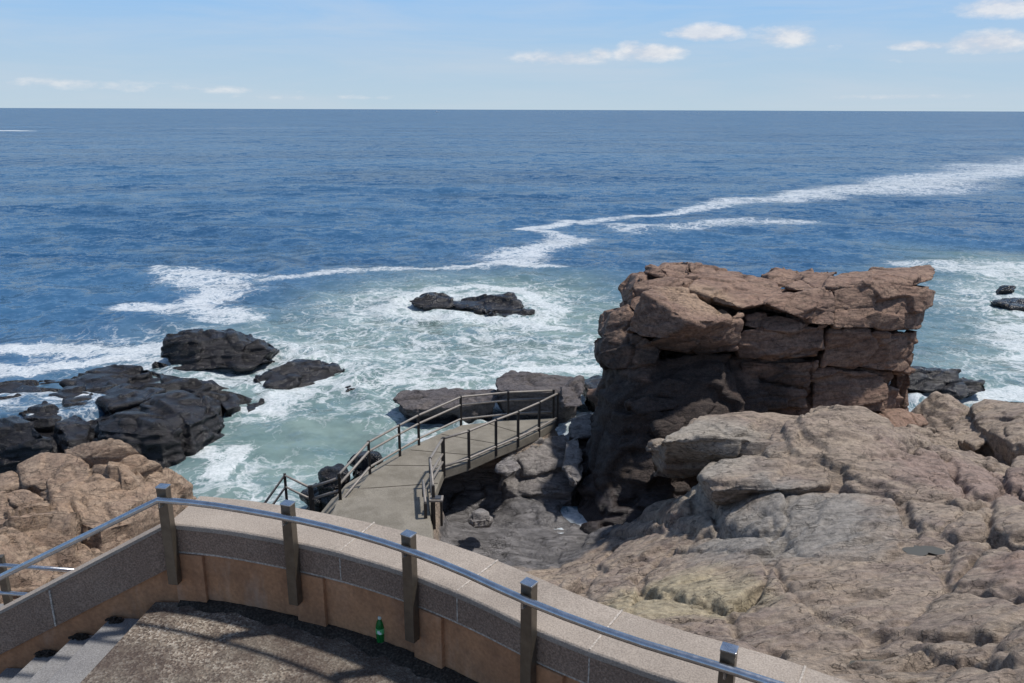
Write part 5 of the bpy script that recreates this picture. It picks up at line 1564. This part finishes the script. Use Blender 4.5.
w = bpy.data.worlds.new('World'); S.world = w; w.use_nodes = True
t = NT(w.node_tree)
bg = w.node_tree.nodes['Background']
sky = t.n('ShaderNodeTexSky', sky_type='NISHITA')
sky.sun_disc = False; sky.sun_elevation = SUN_EL; sky.sun_rotation = SUN_AZ
sky.air_density = 1.0; sky.dust_density = 0.6; sky.ozone_density = 2.2; sky.altitude = 0
tcn = t.n('ShaderNodeTexCoord')
vec = tcn.outputs['Generated']
nzw = t.n('ShaderNodeTexNoise'); nzw.inputs['Scale'].default_value = 26; nzw.inputs['Detail'].default_value = 7; nzw.inputs['Roughness'].default_value = 0.62
mp = t.n('ShaderNodeMapping'); mp.inputs['Scale'].default_value = (1, 1, 2.4); t.l(vec, mp.inputs['Vector']); t.l(mp.outputs[0], nzw.inputs['Vector'])
nf = nzw.outputs['Fac']
mask = None
CL = [(560, 58, 46, 7, 0.75), (600, 54, 12, 6, 0.8), (648, 53, 32, 8, 0.95), (632, 47, 14, 6, 0.8), (706, 33, 34, 8, 1.0), (788, 36, 32, 9, 0.8), (752, 30, 20, 6, 0.5), (988, 42, 32, 9, 1.0), (925, 45, 32, 4, 0.8), (1000, 8, 34, 8, 0.85), (890, 97, 60, 3, 0.55), (836, 46, 8, 5, 0.4), (895, 62, 14, 3, 0.4), (980, 70, 10, 4, 0.4), (200, 89, 170, 4, 0.46), (60, 83, 100, 5, 0.48), (930, 16, 14, 5, 0.3), (330, 97, 110, 3, 0.42)]
for (px, py, rx, ry, st) in CL:
    c = ray(px, py); c = c / np.linalg.norm(c)
    az = math.atan2(c[0], c[1])
    right = Vector((math.cos(az), -math.sin(az), 0)); cv = Vector(c); up = right.cross(cv)
    def dotn(vv, s_):
        o = t.n('ShaderNodeVectorMath', operation='DOT_PRODUCT'); t.l(vec, o.inputs[0]); o.inputs[1].default_value = vv
        return t.math('MULTIPLY', o.outputs['Value'], s_)
    fwd = t.n('ShaderNodeVectorMath', operation='DOT_PRODUCT'); t.l(vec, fwd.inputs[0]); fwd.inputs[1].default_value = cv
    a = dotn(right, F / rx); bb_ = dotn(up, F / ry)
    d = t.math('ADD', t.math('MULTIPLY', a, a), t.math('MULTIPLY', bb_, bb_))
    g = t.math('SUBTRACT', 1.0, t.math('MULTIPLY', d, 0.45))
    g = t.math('MULTIPLY', t.math('MAXIMUM', g, 0.0), t.math('GREATER_THAN', fwd.outputs['Value'], 0.0))
    g = t.math('MULTIPLY', g, st)
    mask = g if mask is None else t.math('MAXIMUM', mask, g)
cm = t.math('MULTIPLY', t.math('SUBTRACT', t.math('ADD', mask, t.math('MULTIPLY', nf, 1.5)), 1.12), 1.9, clamp=True)
cm = t.math('MULTIPLY', cm, t.math('MULTIPLY', mask, 2.2, clamp=True))
cloud = t.mix(t.ramp(nf, [(0.4, 0), (0.65, 1)]), (7.2, 7.3, 7.9), (9.4, 9.2, 9.1))
sepw = t.n('ShaderNodeSeparateXYZ'); t.l(vec, sepw.inputs[0])
low = t.ramp(sepw.outputs[2], [(0.0, (4.6 / 9, 5.8 / 9, 6.7 / 9)), (0.05, (4.0 / 9, 5.5 / 9, 7.0 / 9)), (0.14, (2.5 / 9, 4.8 / 9, 8.0 / 9)), (0.4, (1.3 / 9, 2.9 / 9, 6.3 / 9))])
low = t.mix(1.0, low, (10.3, 10.3, 10.3), 'MULTIPLY')
base_sky = t.mix(t.ramp(sepw.outputs[2], [(0.14, 1.0), (0.6, 0.15)]), sky.outputs[0], low)
mp2 = t.n('ShaderNodeMapping'); mp2.inputs['Scale'].default_value = (1, 1, 9); mp2.inputs['Rotation'].default_value = (0.02, 0.03, 0); t.l(vec, mp2.inputs['Vector'])
veil = t.ramp(t.noise(mp2.outputs[0], 3.2, 7, 0.62, 0.4), [(0.42, 0.0), (0.75, 0.42)])
base_sky = t.mix(veil, base_sky, (6.4, 7.0, 7.8))
skyc = t.mix(t.math('MULTIPLY', cm, 0.72), base_sky, cloud)
t.l(skyc, bg.inputs['Color'])
bg.inputs['Strength'].default_value = 0.096

S.view_settings.view_transform = 'Standard'
S.view_settings.look = 'None'
S.view_settings.exposure = 0.0
S.view_settings.gamma = 1.0
S.cycles.max_bounces = 6
S.cycles.use_denoising = True
